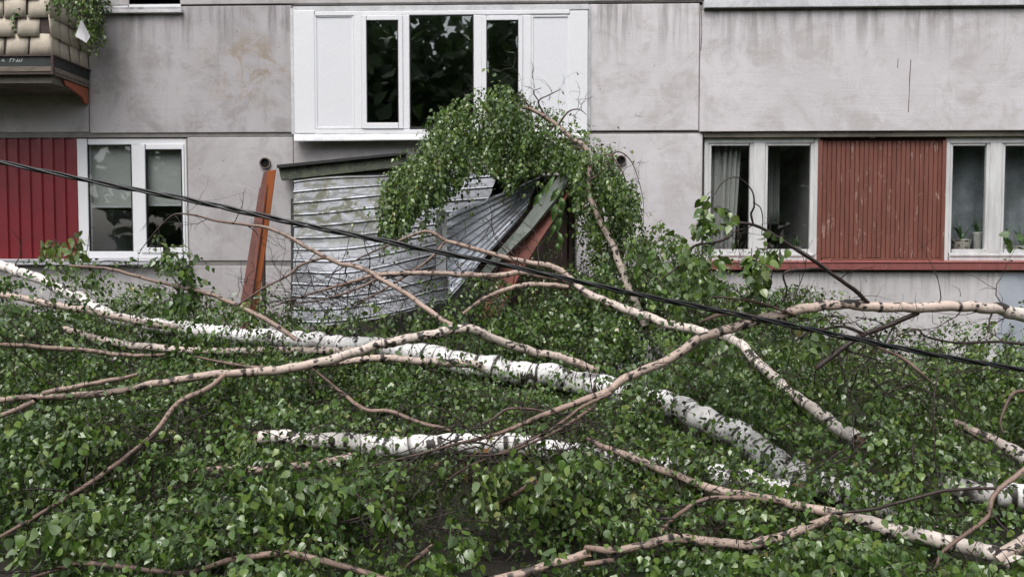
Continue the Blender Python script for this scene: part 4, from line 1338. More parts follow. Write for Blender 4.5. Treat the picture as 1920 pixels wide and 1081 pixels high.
limb(T6, "limb", [(1628, 568, 4.97, 8), (1600, 541, 4.9, 8), (1550, 506, 4.85, 7), (1505, 475, 4.8, 7), (1450, 440, 4.75, 6), (1412, 421, 4.7, 6), (1368, 419, 4.68, 6), (1372, 438, 4.66, 5), (1355, 450, 4.64, 5), (1330, 456, 4.6, 4.5), (1300, 462, 4.6, 4), (1275, 495, 4.6, 4), (1240, 525, 4.6, 3)], sides=8, twigs=10, twl=0.2, mat='twig')
limb(T6, "limb", [(1412, 421, 4.7, 4), (1408, 400, 4.68, 4), (1414, 388, 4.66, 3.5), (1412, 362, 4.65, 3), (1400, 345, 4.63, 2.5), (1380, 332, 4.6, 2.2), (1355, 342, 4.58, 2), (1340, 365, 4.58, 1.5)], sides=7, mat='twig')
limb(T6, "limb", [(1412, 380, 4.66, 2.5), (1425, 388, 4.66, 2.2), (1430, 410, 4.66, 2), (1428, 440, 4.66, 1.6)], sides=7, mat='twig')
limb(T6, "limb", [(1545, 502, 4.85, 5), (1510, 505, 4.8, 4.5), (1470, 512, 4.78, 4), (1475, 545, 4.8, 3), (1465, 570, 4.85, 2)], sides=7, twigs=6, twl=0.2, mat='twig')
limb(T6, "limb", [(1490, 588, 4.9, 7), (1440, 572, 4.85, 6), (1400, 562, 4.8, 5), (1335, 556, 4.75, 3.5)], sides=8, twigs=8, twl=0.25)
limb(T6, "limb", [(1440, 605, 4.9, 7), (1400, 590, 4.88, 8), (1350, 590, 4.85, 8), (1310, 605, 4.8, 5)], sides=8, twigs=8, twl=0.25)
limb(T6, "limb", [(1722, 585, 5.0, 9), (1690, 600, 5.0, 9), (1655, 614, 5.0, 9), (1610, 632, 4.98, 9), (1570, 660, 4.95, 10), (1530, 690, 4.9, 11)], sides=9, twigs=10, twl=0.3, mat='twig')
limb(T6, "limb", [(1620, 624, 4.98, 6), (1580, 612, 4.97, 5), (1520, 622, 4.9, 5), (1490, 640, 4.9, 4)], sides=8, twigs=6, twl=0.25, mat='twig')
limb(T6, "limb", [(2000, 665, 5.0, 7), (1920, 645, 5.0, 6), (1870, 640, 5.0, 5), (1790, 642, 4.95, 4.5), (1735, 630, 4.9, 4), (1722, 618, 4.9, 4), (1690, 626, 4.9, 3), (1670, 640, 4.88, 2)], sides=8, twigs=8, twl=0.25, mat='twig')
limb(T6, "limb", [(1620, 640, 4.9, 4), (1690, 670, 4.85, 6), (1720, 692, 4.8, 6.5), (1745, 715, 4.8, 5)], sides=8, twigs=6, twl=0.3)
limb(T6, "limb", [(1975, 725, 4.6, 6), (1920, 732, 4.6, 6), (1897, 740, 4.58, 6), (1880, 775, 4.55, 5), (1876, 795, 4.53, 4), (1882, 812, 4.5, 3)], sides=8)
limb(T6, "limb", [(1760, 690, 4.7, 3), (1750, 760, 4.65, 3.5), (1752, 840, 4.6, 3), (1758, 915, 4.55, 2)], sides=7, mat='twig')


# --- foliage: the heap
def sprays(tree, base, d, L, nsub=9, sub=0.16, size=0.045, hang=0.7, tint=0.0, droop=1.5, keep_sub=0.14, up=0.7):
    n = len(base)
    if n == 0:
        return
    PL = walk(base, d, L, 8, 0.13, droop)
    PL[:, :, 2] = np.maximum(PL[:, :, 2], 0.03)
    tree.tw.append((PL, np.full(n, 0.0030), np.full(n, 0.0009)))
    k = rng.integers(1, 8, n * nsub)
    src = np.repeat(np.arange(n), nsub)
    b2 = PL[src, k]
    tan = norm(PL[src, k] - PL[src, k - 1])
    d2 = norm(tan * 0.65 + rng.normal(0, 0.62, (n * nsub, 3)) + np.array([0, -0.1, -0.12]))
    P2 = walk(b2, d2, sub * rng.uniform(0.55, 1.35, n * nsub) * (1.15 - 0.06 * k), 5, 0.16, 2.2)
    P2[:, :, 2] = np.maximum(P2[:, :, 2], 0.02)
    m = rng.random(n * nsub) < keep_sub
    tree.tw.append((P2[m], np.full(m.sum(), 0.0014), np.full(m.sum(), 0.0006)))
    tt = np.repeat(rng.normal(0, 0.13, n), nsub)
    for lo, hi in ((-9, -0.07), (-0.07, 0.07), (0.07, 9)):
        q = (tt >= lo) & (tt < hi)
        leaf_along(tree, P2[q], 0.0205, size, hang, tint + (-0.12, 0, 0.13)[(lo > -1) + (lo > 0)], up)
    leaf_along(tree, PL[:, 3:], 0.026, size * 1.1, hang, tint, up)


def fbm(x, y, s, seed):
    return np.array([mnoise.fractal(Vector((a * s + seed, b * s, seed * 0.7)), 1.0, 2.0, 3) for a, b in zip(x, y)])


SKY_PX = np.array([-300, 0, 150, 260, 340, 450, 560, 700, 800, 850, 950, 1050, 1150, 1250, 1330, 1420, 1500, 1560, 1650, 1800, 1920, 2200])
SKY_PY = np.array([575, 575, 585, 585, 592, 622, 632, 622, 590, 545, 552, 555, 520, 515, 540, 570, 595, 640, 650, 657, 670, 690])


HILLS = []
for px, py, Y, h, r in ((500, 660, 6.6, .16, .4), (250, 820, 4.8, .20, .35), (620, 950, 4.2, .16, .3), (1000, 900, 4.4, .16, .3), (1000, 760, 5.7, .18, .35), (1350, 700, 6.0, .28, .4), (1560, 800, 5.2, .24, .35),
                        (1800, 760, 5.5, .26, .4), (1200, 960, 4.0, .14, .25), (120, 900, 4.3, .16, .3), (60, 690, 6.0, .2, .4), (1650, 1040, 3.7, .12, .25), (420, 1020, 3.8, .12, .25), (780, 730, 6.0, .12, .3),
                        (400, 900, 4.5, -.24, .22), (320, 850, 4.75, -.2, .2), (690, 770, 5.6, -.25, .22), (1130, 800, 5.2, -.25, .22), (1590, 1000, 4.0, -.2, .18), (1110, 960, 4.1, -.2, .16),
                        (1530, 720, 5.7, -.3, .22), (170, 760, 5.2, -.22, .22), (560, 760, 5.5, -.22, .2), (1300, 840, 5.0, -.2, .2), (1720, 830, 5.0, -.22, .2)):
    _p = at(px, py, Y)
    HILLS.append((_p.x, _p.y, h, r))


def heap_top(X, Y):
    px, _, _ = proj(np.stack([X, Y, np.full_like(X, 0.8)], 1))
    base = 0.21 + 0.143 * (Y - 3.6)
    zt = 1.6 - (np.interp(px, SKY_PX, SKY_PY) - 474) / FPX * 8.4
    base84 = 0.21 + 0.143 * (8.4 - 3.6)
    k = np.clip((Y - 6.2) / 1.6, 0, 1)
    k = k * k * (3 - 2 * k)
    bump = sum(h * np.exp(-((X - bx) ** 2 + (Y - by) ** 2) / (2 * r * r)) for bx, by, h, r in HILLS)
    return base + (zt - base84) * k + bump


seeds = []
for tr, lst in ((T1, [(500, 650, 7.5), (200, 600, 7.6), (850, 640, 7.6), (200, 740, 6.0), (600, 720, 6.2)]), (T2, [(700, 900, 4.6), (300, 900, 4.5), (900, 1000, 4.0), (250, 1030, 3.7), (950, 800, 5.2)]),
                (T3, [(1200, 640, 7.2), (1450, 740, 6.0), (1080, 740, 6.2)]), (T5, [(1400, 1000, 4.0), (1700, 1020, 3.9), (1650, 900, 4.6), (1250, 930, 4.4)]), (T6, [(1750, 700, 6.0), (1650, 660, 7.0), (1850, 780, 5.4), (1400, 620, 7.0)])):
    for px, py, Y in lst:
        p = at(px, py, Y)
        seeds.append((tr, p.x, p.y))
SX = np.array([q[1] for q in seeds])
SY = np.array([q[2] for q in seeds])
NT_ = 60000
Yh = 3.0 + (8.75 - 3.0) * rng.random(NT_ * 2) ** 1.02
cx = -np.tan(YAW) * Yh
Xh = cx + (rng.random(NT_ * 2) * 2 - 1) * (0.68 * Yh + 0.5)
keep_p = (0.68 * Yh + 0.5) / (0.68 * 8.75 + 0.5) * 1.3 * np.where(Yh > 7, 1.35, 1.0)
dens = fbm(Xh, Yh, 1.1, 3.1)
hole = fbm(Xh, Yh, 2.1, 12.3) + 0.6 * fbm(Xh, Yh, 0.9, 6.1)
sel = (rng.random(NT_ * 2) < keep_p) & (rng.random(NT_ * 2) < np.clip(0.6 + 1.1 * dens, 0.1, 1) * np.clip((hole + 0.20) * 6, 0.0, 1))
Xh, Yh = Xh[sel][:5300], Yh[sel][:5300]
top = heap_top(Xh, Yh) + 0.36 * fbm(Xh, Yh, 1.25, 8.2) + 0.07 * fbm(Xh, Yh, 5.0, 1.7)
top = np.maximum(top, 0.17)
ctint = 0.13 * fbm(Xh, Yh, 0.8, 5.5)
own = np.argmin((Xh[:, None] - SX) ** 2 + (Yh[:, None] - SY) ** 2, 1)
role = rng.random(len(Xh))
for i, (tr, _, _) in enumerate(seeds):
    # low fill under the mounds
    m = (own == i) & (role < 0.22)
    z = np.maximum(0.03, top[m] - 0.04 - rng.random(m.sum()) * np.maximum(top[m], 0.05))
    B_ = np.stack([Xh[m], Yh[m], z], 1)
    PL = walk(B_, norm(rng.normal(0, 1, B_.shape) * np.array([1, 1, 0.55])), rng.uniform(0.16, 0.42, len(B_)), 6, 0.16, 0.9)
    PL[:, :, 2] = np.maximum(PL[:, :, 2], 0.02)
    leaf_along(tr, PL, 0.027, 0.037, 0.7, float(ctint[m].mean()) if m.any() else 0)
    # sprays that build the mounds
    m = (own == i) & (role >= 0.22)
    z = np.maximum(0.05, top[m] - np.abs(rng.normal(0.10, 0.19, m.sum())))
    B_ = np.stack([Xh[m], Yh[m], z], 1)
    D_ = norm(rng.normal(0, 0.8, B_.shape) * np.array([1, 1, 0.4]) + np.array([0, -0.3, 0.75]))
    sprays(tr, B_, D_, rng.uniform(0.28, 0.68, len(B_)), 9, 0.14, 0.0345, 0.7, float(ctint[m].mean()) if m.any() else 0)
# the bank of foliage piled against the wall
nb = 900
Yb = rng.uniform(7.3, 9.15, nb)
Xb = rng.uniform(-6.3, 6.3, nb)
tb = heap_top(Xb, np.minimum(Yb, 8.5)) + 0.10 * fbm(Xb, Yb, 1.7, 4.4)
zb2 = np.maximum(0.05, tb * (0.25 + 0.75 * rng.random(nb) ** 0.6) - 0.08)
B_ = np.stack([Xb, Yb, zb2], 1)
own = np.argmin((Xb[:, None] - SX) ** 2 + (Yb[:, None] - SY) ** 2, 1)
for i, (tr, _, _) in enumerate(seeds):
    m = own == i
    sprays(tr, B_[m], norm(rng.normal(0, 0.8, (m.sum(), 3)) + np.array([0, -0.4, 0.1])), rng.uniform(0.25, 0.5, m.sum()), 8, 0.15, 0.040, 0.8, 0.0, 1.8, 0.1)

# sprays that hang off the bare limbs themselves
for tr in (T1, T2, T3, T5, T6):
    for path, rr, nm in tr.limbs:
        n = int(np.linalg.norm(np.diff(path, axis=0), axis=1).sum() * (1.5 if nm == 'trunk' else 3.8))
        if n < 2:
            continue
        ids = rng.integers(0, len(path), n)
        b = path[ids] + rng.normal(0, 0.03, (n, 3))
        b = b[b[:, 2] < 1.25]
        sprays(tr, b, norm(rng.normal(0, 0.7, (len(b), 3)) + np.array([0, 0.15, -0.35])), rng.uniform(0.16, 0.42, len(b)), 6, 0.12, 0.0345, 0.8, 0.05, 1.8)

# tangles of bare dark twigs lying over the heap
for tr, px, py, Y, sx, sy, n, L in ((T3, 700, 545, 6.9, 120, 30, 34, .5), (T6, 900, 830, 4.35, 110, 40, 46, .5), (T1, 250, 800, 4.75, 120, 60, 40, .5), (T1, 650, 740, 5.6, 120, 30, 26, .45),
                                    (T2, 450, 900, 4.4, 150, 60, 34, .45), (T2, 800, 980, 3.9, 150, 40, 26, .4), (T5, 1300, 960, 4.1, 150, 40, 26, .4), (T6, 1700, 700, 5.2, 130, 40, 40, .5), (T5, 1650, 850, 4.6, 120, 40, 26, .45), (T6, 1560, 600, 4.95, 80, 25, 16, .4), (T1, 180, 640, 6.0, 120, 30, 26, .45)):
    b = np.array([at(px + rng.normal(0, sx * 0.6), py + rng.normal(0, sy * 0.6), Y + rng.normal(0, 0.1)) for _ in range(n)])
    PL = walk(b, norm(rng.normal(0, 1, (n, 3)) * np.array([1, 0.5, 0.35]) + np.array([-0.4, -0.1, -0.1])), L * rng.uniform(0.5, 1.5, n), 10, 0.22, 0.3)
    tr.tw.append((PL, rng.uniform(0.003, 0.0065, n), np.full(n, 0.001)))
    k = rng.integers(2, 9, n * 4)
    PL2 = walk(np.repeat(PL, 4, 0)[np.arange(n * 4), k], norm(np.repeat(PL[:, 5] - PL[:, 4], 4, 0) * 12 + rng.normal(0, 0.6, (n * 4, 3))), L * rng.uniform(0.2, 0.5, n * 4), 6, 0.25, 0.4)
    tr.tw.append((PL2, np.full(n * 4, 0.0024), np.full(n * 4, 0.0008)))

# hanging sprays that rise above the heap: (tree, px, py, Y, spread px, count, length m, leaf size, tint)
for tr, px, py, Y, sx, sy, n, L, sz, tn in (
        (T6, 1332, 392, 4.6, 22, 22, 6, 0.16, 0.05, 0.16), (T6, 1318, 440, 4.6, 25, 25, 4, 0.2, 0.05, 0.1), (T6, 1290, 490, 4.62, 45, 30, 11, 0.2, 0.05, 0.05),
        (T6, 1245, 470, 4.7, 40, 25, 5, 0.2, 0.05, 0.05), (T6, 1440, 500, 4.75, 28, 30, 6, 0.2, 0.052, 0.12), (T6, 1405, 480, 4.75, 14, 16, 3, 0.2, 0.05, 0.12),
        (T6, 1460, 455, 4.75, 26, 16, 3, 0.2, 0.05, 0.12), (T6, 1425, 545, 4.9, 34, 24, 11, 0.2, 0.05, 0.04), (T6, 1325, 545, 4.95, 45, 25, 8, 0.22, 0.048, 0.02),
        (T6, 1235, 480, 7.6, 45, 30, 30, 0.28, 0.043, 0.05), (T6, 1290, 540, 6.9, 50, 24, 30, 0.28, 0.043, 0.03), (T1, 489, 815, 4.85, 10, 10, 5, 0.2, 0.042, 0.05), (T6, 1250, 545, 5.4, 50, 30, 22, 0.25, 0.047, 0.0), (T6, 1480, 640, 5.1, 40, 20, 8, 0.22, 0.048, 0.08), (T6, 1390, 660, 5.1, 50, 25, 10, 0.25, 0.046, 0.0),
        (T1, 322, 500, 6.3, 24, 12, 16, 0.32, 0.05, 0.1), (T1, 335, 550, 6.3, 34, 22, 34, 0.3, 0.047, 0.0), (T1, 110, 460, 4.8, 28, 15, 10, 0.12, 0.045, 0.45),
        (T1, 70, 525, 6.5, 60, 20, 34, 0.25, 0.045, 0.05), (T1, 140, 560, 6.6, 60, 25, 26, 0.28, 0.046, 0.0), (T1, 60, 600, 6.4, 70, 25, 30, 0.28, 0.048, 0.0),
        (T1, 300, 590, 6.4, 60, 20, 26, 0.26, 0.046, 0.03), (T1, 360, 640, 6.3, 50, 20, 22, 0.25, 0.046, 0.03), (T1, 460, 600, 7.6, 40, 14, 12, 0.25, 0.045, 0.1),
        (T1, 700, 618, 7.4, 50, 12, 10, 0.28, 0.045, 0.0), (T1, 590, 625, 7.4, 50, 10, 6, 0.26, 0.045, 0.05), (T3, 900, 530, 7.4, 45, 12, 20, 0.25, 0.044, 0.06),
        (T3, 960, 585, 7.3, 80, 20, 20, 0.28, 0.045, 0.0), (T3, 1140, 545, 7.3, 50, 25, 18, 0.28, 0.045, 0.0), (T4, 1210, 500, 7.3, 40, 40, 26, 0.28, 0.045, 0.05),
        (T4, 1010, 470, 8.5, 30, 60, 18, 0.35, 0.042, -0.1), (T6, 1860, 665, 6.4, 70, 12, 22, 0.25, 0.046, 0.08), (T6, 1560, 650, 5.6, 40, 14, 14, 0.22, 0.046, 0.04),
        (T5, 1850, 1050, 3.75, 70, 30, 26, 0.2, 0.052, 0.25), (T5, 1560, 1060, 3.6, 110, 25, 40, 0.22, 0.05, 0.12), (T2, 980, 900, 4.15, 110, 40, 34, 0.22, 0.05, 0.14),
        (T2, 550, 960, 3.9, 120, 40, 36, 0.22, 0.05, 0.12), (T2, 150, 830, 4.4, 90, 40, 30, 0.22, 0.05, 0.1), (T2, 120, 1010, 3.75, 90, 40, 26, 0.2, 0.05, 0.14),
        (T3, 1255, 765, 5.9, 26, 18, 14, 0.22, 0.042, 0.05), (T3, 1330, 810, 5.55, 30, 16, 10, 0.2, 0.042, 0.05), (T2, 830, 1040, 3.72, 60, 20, 22, 0.2, 0.046, 0.1), (T5, 1690, 845, 4.8, 30, 20, 16, 0.24, 0.043, 0.06), (T3, 1190, 735, 5.95, 40, 26, 26, 0.28, 0.043, 0.05), (T3, 1395, 820, 5.35, 24, 24, 14, 0.25, 0.043, 0.05), (T5, 1530, 890, 4.85, 55, 30, 30, 0.26, 0.044, 0.05), (T2, 1120, 870, 4.6, 60, 22, 24, 0.24, 0.044, 0.05),
        (T2, 1290, 890, 4.5, 60, 20, 22, 0.24, 0.044, 0.05), (T1, 362, 625, 7.0, 26, 14, 14, 0.28, 0.043, 0.05), (T6, 1740, 850, 4.75, 50, 26, 22, 0.26, 0.044, 0.08), (T6, 1720, 765, 5.3, 60, 20, 24, 0.28, 0.044, 0.05),
        (T3, 1480, 735, 5.65, 30, 20, 14, 0.26, 0.043, 0.05), (T3, 1290, 640, 6.4, 60, 22, 26, 0.3, 0.043, 0.02), (T1, 590, 830, 4.8, 26, 14, 8, 0.22, 0.043, 0.05), (T2, 1000, 850, 4.75, 40, 20, 14, 0.24, 0.043, 0.05),
        (T3, 1080, 620, 7.0, 90, 22, 34, 0.3, 0.043, 0.06), (T3, 1000, 600, 7.0, 60, 18, 20, 0.3, 0.043, 0.06), (T1, 790, 600, 7.2, 40, 16, 14, 0.28, 0.043, 0.03), (T1, 150, 520, 6.8, 60, 16, 16, 0.25, 0.043, 0.06),
        (T6, 1820, 720, 5.8, 90, 26, 34, 0.3, 0.044, 0.06), (T6, 1620, 690, 6.0, 60, 18, 22, 0.28, 0.044, 0.03)):
    b = np.array([at(px + rng.normal(0, sx * 0.6), py - L * FPX / Y * 0.25 + rng.normal(0, sy * 0.6), Y + rng.normal(0, 0.12)) for _ in range(n)])
    d = norm(rng.normal(0, 0.7, (n, 3)) + np.array([0, -0.1, -0.15]))
    PL = walk(b, d, L * rng.uniform(0.5, 1.2, n), 6, 0.15, 2.2)
    tr.tw.append((PL, np.full(n, 0.0016), np.full(n, 0.0006)))
    leaf_along(tr, PL, 0.025, sz, 0.8, tn, 0.5)
    h = n // 3
    sprays(tr, b[:h], d[:h], L * rng.uniform(0.6, 1.1, h), 5, 0.11, sz * 0.95, 0.8, tn, 2.2)


def in_poly(x, y, poly):
    inside = np.zeros(len(x), bool)
    n = len(poly)
    for i in range(n):
        x1, y1 = poly[i]
        x2, y2 = poly[(i + 1) % n]
        c = ((y1 > y) != (y2 > y)) & (x < (x2 - x1) * (y - y1) / (y2 - y1 + 1e-12) + x1)
        inside ^= c
    return inside


# the crown hanging over the canopy: strands hung from the bent top, kept to where it rests
ANCH = [(725, 350), (750, 300), (800, 240), (835, 200), (905, 166), (955, 158), (1010, 192), (1065, 205), (1095, 235), (1150, 262), (1178, 320), (1190, 420), (1120, 450), (1092, 330), (1060, 300), (1000, 325), (900, 318), (840, 360), (765, 400), (722, 412)]
OUT = [(703, 448), (716, 340), (745, 290), (792, 230), (826, 196), (900, 164), (960, 155), (1015, 185), (1060, 186), (1102, 228), (1140, 250), (1152, 300), (1172, 330), (1200, 370), (1214, 440), (1214, 560), (1084, 560), (1078, 400), (1062, 320), (1020, 322), (985, 330), (950, 368), (938, 335), (905, 325), (880, 322), (858, 355), (832, 385), (790, 390), (768, 430), (735, 452)]
cn = 125
lx, ly = rng.uniform(705, 1195, cn * 8), rng.uniform(165, 450, cn * 8)
m = in_poly(lx, ly, ANCH)
lx, ly = lx[m][:cn], ly[m][:cn]
ax = (lx[:, None] + rng.normal(0, 13, (len(lx), 11))).ravel()
ay = (ly[:, None] + rng.normal(0, 9, (len(lx), 11))).ravel()
lobe_k = np.where((ax > 830) & (ax < 1080) & (ay > 230), 0.4, 0.8)
lobe_y = np.repeat(rng.random(len(lx)), 11) * lobe_k + rng.normal(0, 0.06, len(ax))
b = np.array([at(x, y, 8.35 - q + (0.25 if y < 240 else 0)) for x, y, q in zip(ax, ay, lobe_y)])
d = norm(rng.normal(0, 0.6, (len(b), 3)) + np.array([-0.15, -0.2, -0.3]))
PL = walk(b, d, rng.uniform(0.15, 0.62, len(b)), 7, 0.12, 3.0)
T4.tw.append((PL[::3], np.full(len(b[::3]), 0.0016), np.full(len(b[::3]), 0.0006)))
drape = Tree.__new__(Tree)
drape.leaves = Leaves()
leaf_along(drape, PL, 0.018, 0.037, 0.9, 0.1, 0.6)
drape.leaves.cat()
qx, qy, _ = proj(drape.leaves.P)
drape.leaves.keep(in_poly(qx, qy, OUT) | (rng.random(len(qx)) < 0.10))
dl = drape.leaves
T4.leaves.add(dl.P, dl.A, dl.N, dl.S, dl.T)
# long thin strands to the right and left of the drape
b = np.array([at(x, y, Y) for x, y, Y in [(1150 + rng.uniform(-35, 42), 345 + rng.uniform(-15, 85), 7.6 + rng.random() * 0.4) for _ in range(70)] + [(735 + rng.uniform(-15, 25), 345 + rng.uniform(-20, 40), 7.7) for _ in range(34)] + [(800 + rng.uniform(-15, 20), 330 + rng.uniform(-20, 20), 7.7) for _ in range(10)]])
d = norm(rng.normal(0, 0.25, (len(b), 3)) + np.array([0, 0, -1.0]))
PL = walk(b, d, rng.uniform(0.3, 0.62, len(b)), 8, 0.09, 3.0)
T4.tw.append((PL, np.full(len(b), 0.0018), np.full(len(b), 0.0007)))
leaf_along(T4, PL, 0.024, 0.042, 1.0, 0.05, 0.3)


# --- turn the collected leaves into parts
def hero_meshes(mat, n=8):
    out = []
    for k in range(n):
        m = MB()
        E = 9
        wv = random.uniform(0.85, 1.1)
        fold, curl = random.uniform(0.02, 0.16), random.uniform(0.02, 0.22)
        L_, R_ = [], []
        for i in range(E + 1):
            q = i / E
            w = 0.385 * wv * (math.sin(math.pi * min(1, q ** 0.62)) ** 0.8) * (1 + (0.07 if i % 2 else -0.05)) if 0 < i < E else 0.0
            z = -curl * (q - 0.35) ** 2
            mid = (q, 0, z - 0.01)
            if i in (0, E):
                m.v.append(mid); L_.append(len(m.v) - 1); R_.append(len(m.v) - 1)
                if i == 0:
                    mids = [len(m.v) - 1]
                else:
                    mids.append(len(m.v) - 1)
            else:
                m.v += [(q - 0.02, w, z + fold * w), mid, (q - 0.02, -w, z + fold * w)]
                L_.append(len(m.v) - 3); mids.append(len(m.v) - 2); R_.append(len(m.v) - 1)
        for i in range(E):
            for S_, flip in ((L_, False), (R_, True)):
                f = [mids[i], mids[i + 1], S_[i + 1], S_[i]]
                f = list(dict.fromkeys(f))
                if len(f) > 2:
                    m.f.append(tuple(f if not flip else f[::-1]))
        me = bpy.data.meshes.new("leaf")
        me.from_pydata(m.v, [], m.f)
        a = me.attributes.new("tint", 'FLOAT', 'POINT')
        a.data.foreach_set("value", [min(0.95, 0.12 + 0.1 * k + random.uniform(-.04, .04))] * len(me.vertices))
        me.materials.append(mat)
        me.update()
        out.append(me)
    return out


HERO = hero_meshes(M['leaf'])


def finish(tree, heroes=300):
    L = tree.leaves
    L.cat()
    px, py, dep = proj(L.P + L.A * (L.S * 0.5)[:, None])
    ok = (L.P[:, 1] < W - 0.06) & (L.P[:, 2] > 0.004)
    gx, gy = np.clip((px / 4).astype(int), 0, 480), np.clip((py / 4).astype(int), 0, 270)
    inf = (px > 0) & (px < 1920) & (py > 0) & (py < 1081)
    hide = inf & (dep < clear[gy, gx] - 0.01) & (rng.random(len(px)) < 0.86)
    L.keep(ok & ~hide)
    px, py, dep = proj(L.P)
    size = L.S / dep * FPX
    inf = (px > 5) & (px < 1915) & (py > 5) & (py < 1076)
    cell = (np.clip(py, 0, 1080) // 9).astype(int) * 400 + (np.clip(px, 0, 1919) // 9).astype(int)
    order = np.lexsort((dep, cell))
    first = np.ones(len(order), bool)
    first[1:] = cell[order][1:] != cell[order][:-1]
    front = np.zeros(len(px), bool)
    front[order[first]] = True
    cand = np.where(front & inf)[0]
    cand = cand[np.argsort(-size[cand])][:heroes]
    hero = np.zeros(len(px), bool)
    hero[cand] = True
    B = np.cross(L.N, L.A)
    inv = -tree.root.location
    for i in cand:
        k = int(np.clip(round((L.T[i] - 0.12) / 0.1), 0, 7))
        o = bpy.data.objects.new("leaf", HERO[k])
        s_ = float(L.S[i])
        mt = Matrix(((L.A[i][0] * s_, B[i][0] * s_, L.N[i][0] * s_, L.P[i][0] + inv.x), (L.A[i][1] * s_, B[i][1] * s_, L.N[i][1] * s_, L.P[i][1] + inv.y), (L.A[i][2] * s_, B[i][2] * s_, L.N[i][2] * s_, L.P[i][2] + inv.z), (0, 0, 0, 1)))
        COL.objects.link(o)
        o.parent = tree.root
        o.matrix_basis = mt
    L.keep(~hero)
    link("foliage", leaf_mesh("foliage", L), M['leaf'], tree.root, kind="stuff")
    if tree.tw:
        V, F, off = [], [], 0
        K = {}
        for PL, a, b in tree.tw:
            if len(PL) == 0:
                continue
            mid = PL[:, PL.shape[1] // 2]
            mx_, my_, md_ = proj(mid)
            inn = (mx_ > 0) & (mx_ < 1920) & (my_ > 0) & (my_ < 1081) & (md_ > 0)
            over = inn & (md_ < clear[np.clip((my_ / 4).astype(int), 0, 270), np.clip((mx_ / 4).astype(int), 0, 480)] - 0.01) & (rng.random(len(mid)) < 0.85)
            PL, a, b = PL[~over], np.asarray(a)[~over], np.asarray(b)[~over]
            K.setdefault(PL.shape[1], []).append((PL, a, b))
        bm_objs = []
        for k, lst in K.items():
            PLs = np.concatenate([q[0] for q in lst])
            a = np.concatenate([q[1] for q in lst])
            b = np.concatenate([q[2] for q in lst])
            me = poly_tubes("twigs", PLs, a, b, 3)
            bm_objs.append(me)
        bm = bmesh.new()
        for me in bm_objs:
            bm.from_mesh(me)
        me = bpy.data.meshes.new("twigs")
        bm.to_mesh(me)
        bm.free()
        link("twigs", me, M['twig'], tree.root, smooth=True, kind="stuff")


for k_ in range(3):
    _gx, _gy = int(1164 / 4), int(301 / 4)
    clear[_gy - 3:_gy + 4, _gx - 3:_gx + 4] = W
for tr in Tree.all:
    finish(tr)
print('LEAVES', [len(tr.leaves.P) for tr in Tree.all], 'twigs', len(Xh))

# ------------------------------------------------------------------ overhead cable
cpts = [(-500, 205), (-200, 262), (0, 304), (160, 337), (350, 374), (550, 417), (740, 456), (900, 487), (1100, 531), (1300, 573), (1500, 613), (1700, 655), (1920, 693), (2200, 738), (2500, 784)]
CW = catmull([tuple(at(x, y, 4.3)) + (0,) for x, y in cpts], 0.03)[:, :3]
cab = thing("overhead_cable", "sagging black twisted power cable stretched across the whole scene", "cable", tuple(CW[0]))
seg = np.r_[0, np.cumsum(np.linalg.norm(np.diff(CW, axis=0), axis=1))]
for k in range(3):
    ph = seg * 9.0 + k * 2 * math.pi / 3
    r_ = 0.0092 + 0.002 * np.sin(seg * 2.3 + k)
    off = np.stack([np.zeros_like(seg), np.cos(ph) * r_, np.sin(ph) * r_], 1)
    MB().tube((CW + off).tolist(), 0.0064, 7).obj("strand", M['cable'], cab, smooth=True)

# ------------------------------------------------------------------ small things
# climbing plant over the balcony corner
cp = thing("climbing_plant", "green climbing plant trailing over the tiled balcony corner", "plant", at(150, 20, 9.0))


class Dummy:
    pass


iv = Dummy()
iv.leaves = Leaves()
b = np.array([at(172 + rng.normal(0, 9), rng.uniform(-60, 60), 9.15 + rng.uniform(-.15, .12)) for _ in range(130)] + [at(rng.uniform(100, 160), rng.uniform(-45, 8), 8.5 + 0.2 * rng.random()) for _ in range(45)] + [at(rng.uniform(8, 40), rng.uniform(12, 24), 8.55) for _ in range(2)])
d = norm(rng.normal(0, 0.5, b.shape) + np.array([0, -0.2, -0.5]))
PLi = walk(b, d, rng.uniform(0.1, 0.28, len(b)), 6, 0.2, 2.5)
leaf_along(iv, PLi, 0.026, 0.045, 0.7, 0.12, 0.4)
iv.leaves.cat()
iv.leaves.keep(iv.leaves.P[:, 1] < W - 0.03)
link("foliage", leaf_mesh("foliage", iv.leaves), M['leaf'], cp, kind="stuff")
link("stems", poly_tubes("stems", PLi, np.full(len(b), 0.002), np.full(len(b), 0.001)), M['twig'], cp, kind="stuff")
MB().tube([at(172, -70, 9.2), at(170, -10, 9.22), at(175, 40, 9.2), at(170, 100, 9.25)], [0.008, 0.007, 0.005, 0.003], 7).obj("stem", M['twig'], cp, smooth=True)
# white scrap caught on the balcony side
sc = MB().slab([at(152, 37, 8.62), at(168, 68, 8.66), at(161, 80, 8.6), at(141, 68, 8.56)], (0.005, 0.004, 0))
so = sc.obj("plastic_scrap", M['paper'], None)
so["label"], so["category"] = "kite shaped white plastic scrap caught on the balcony tiles", "scrap"

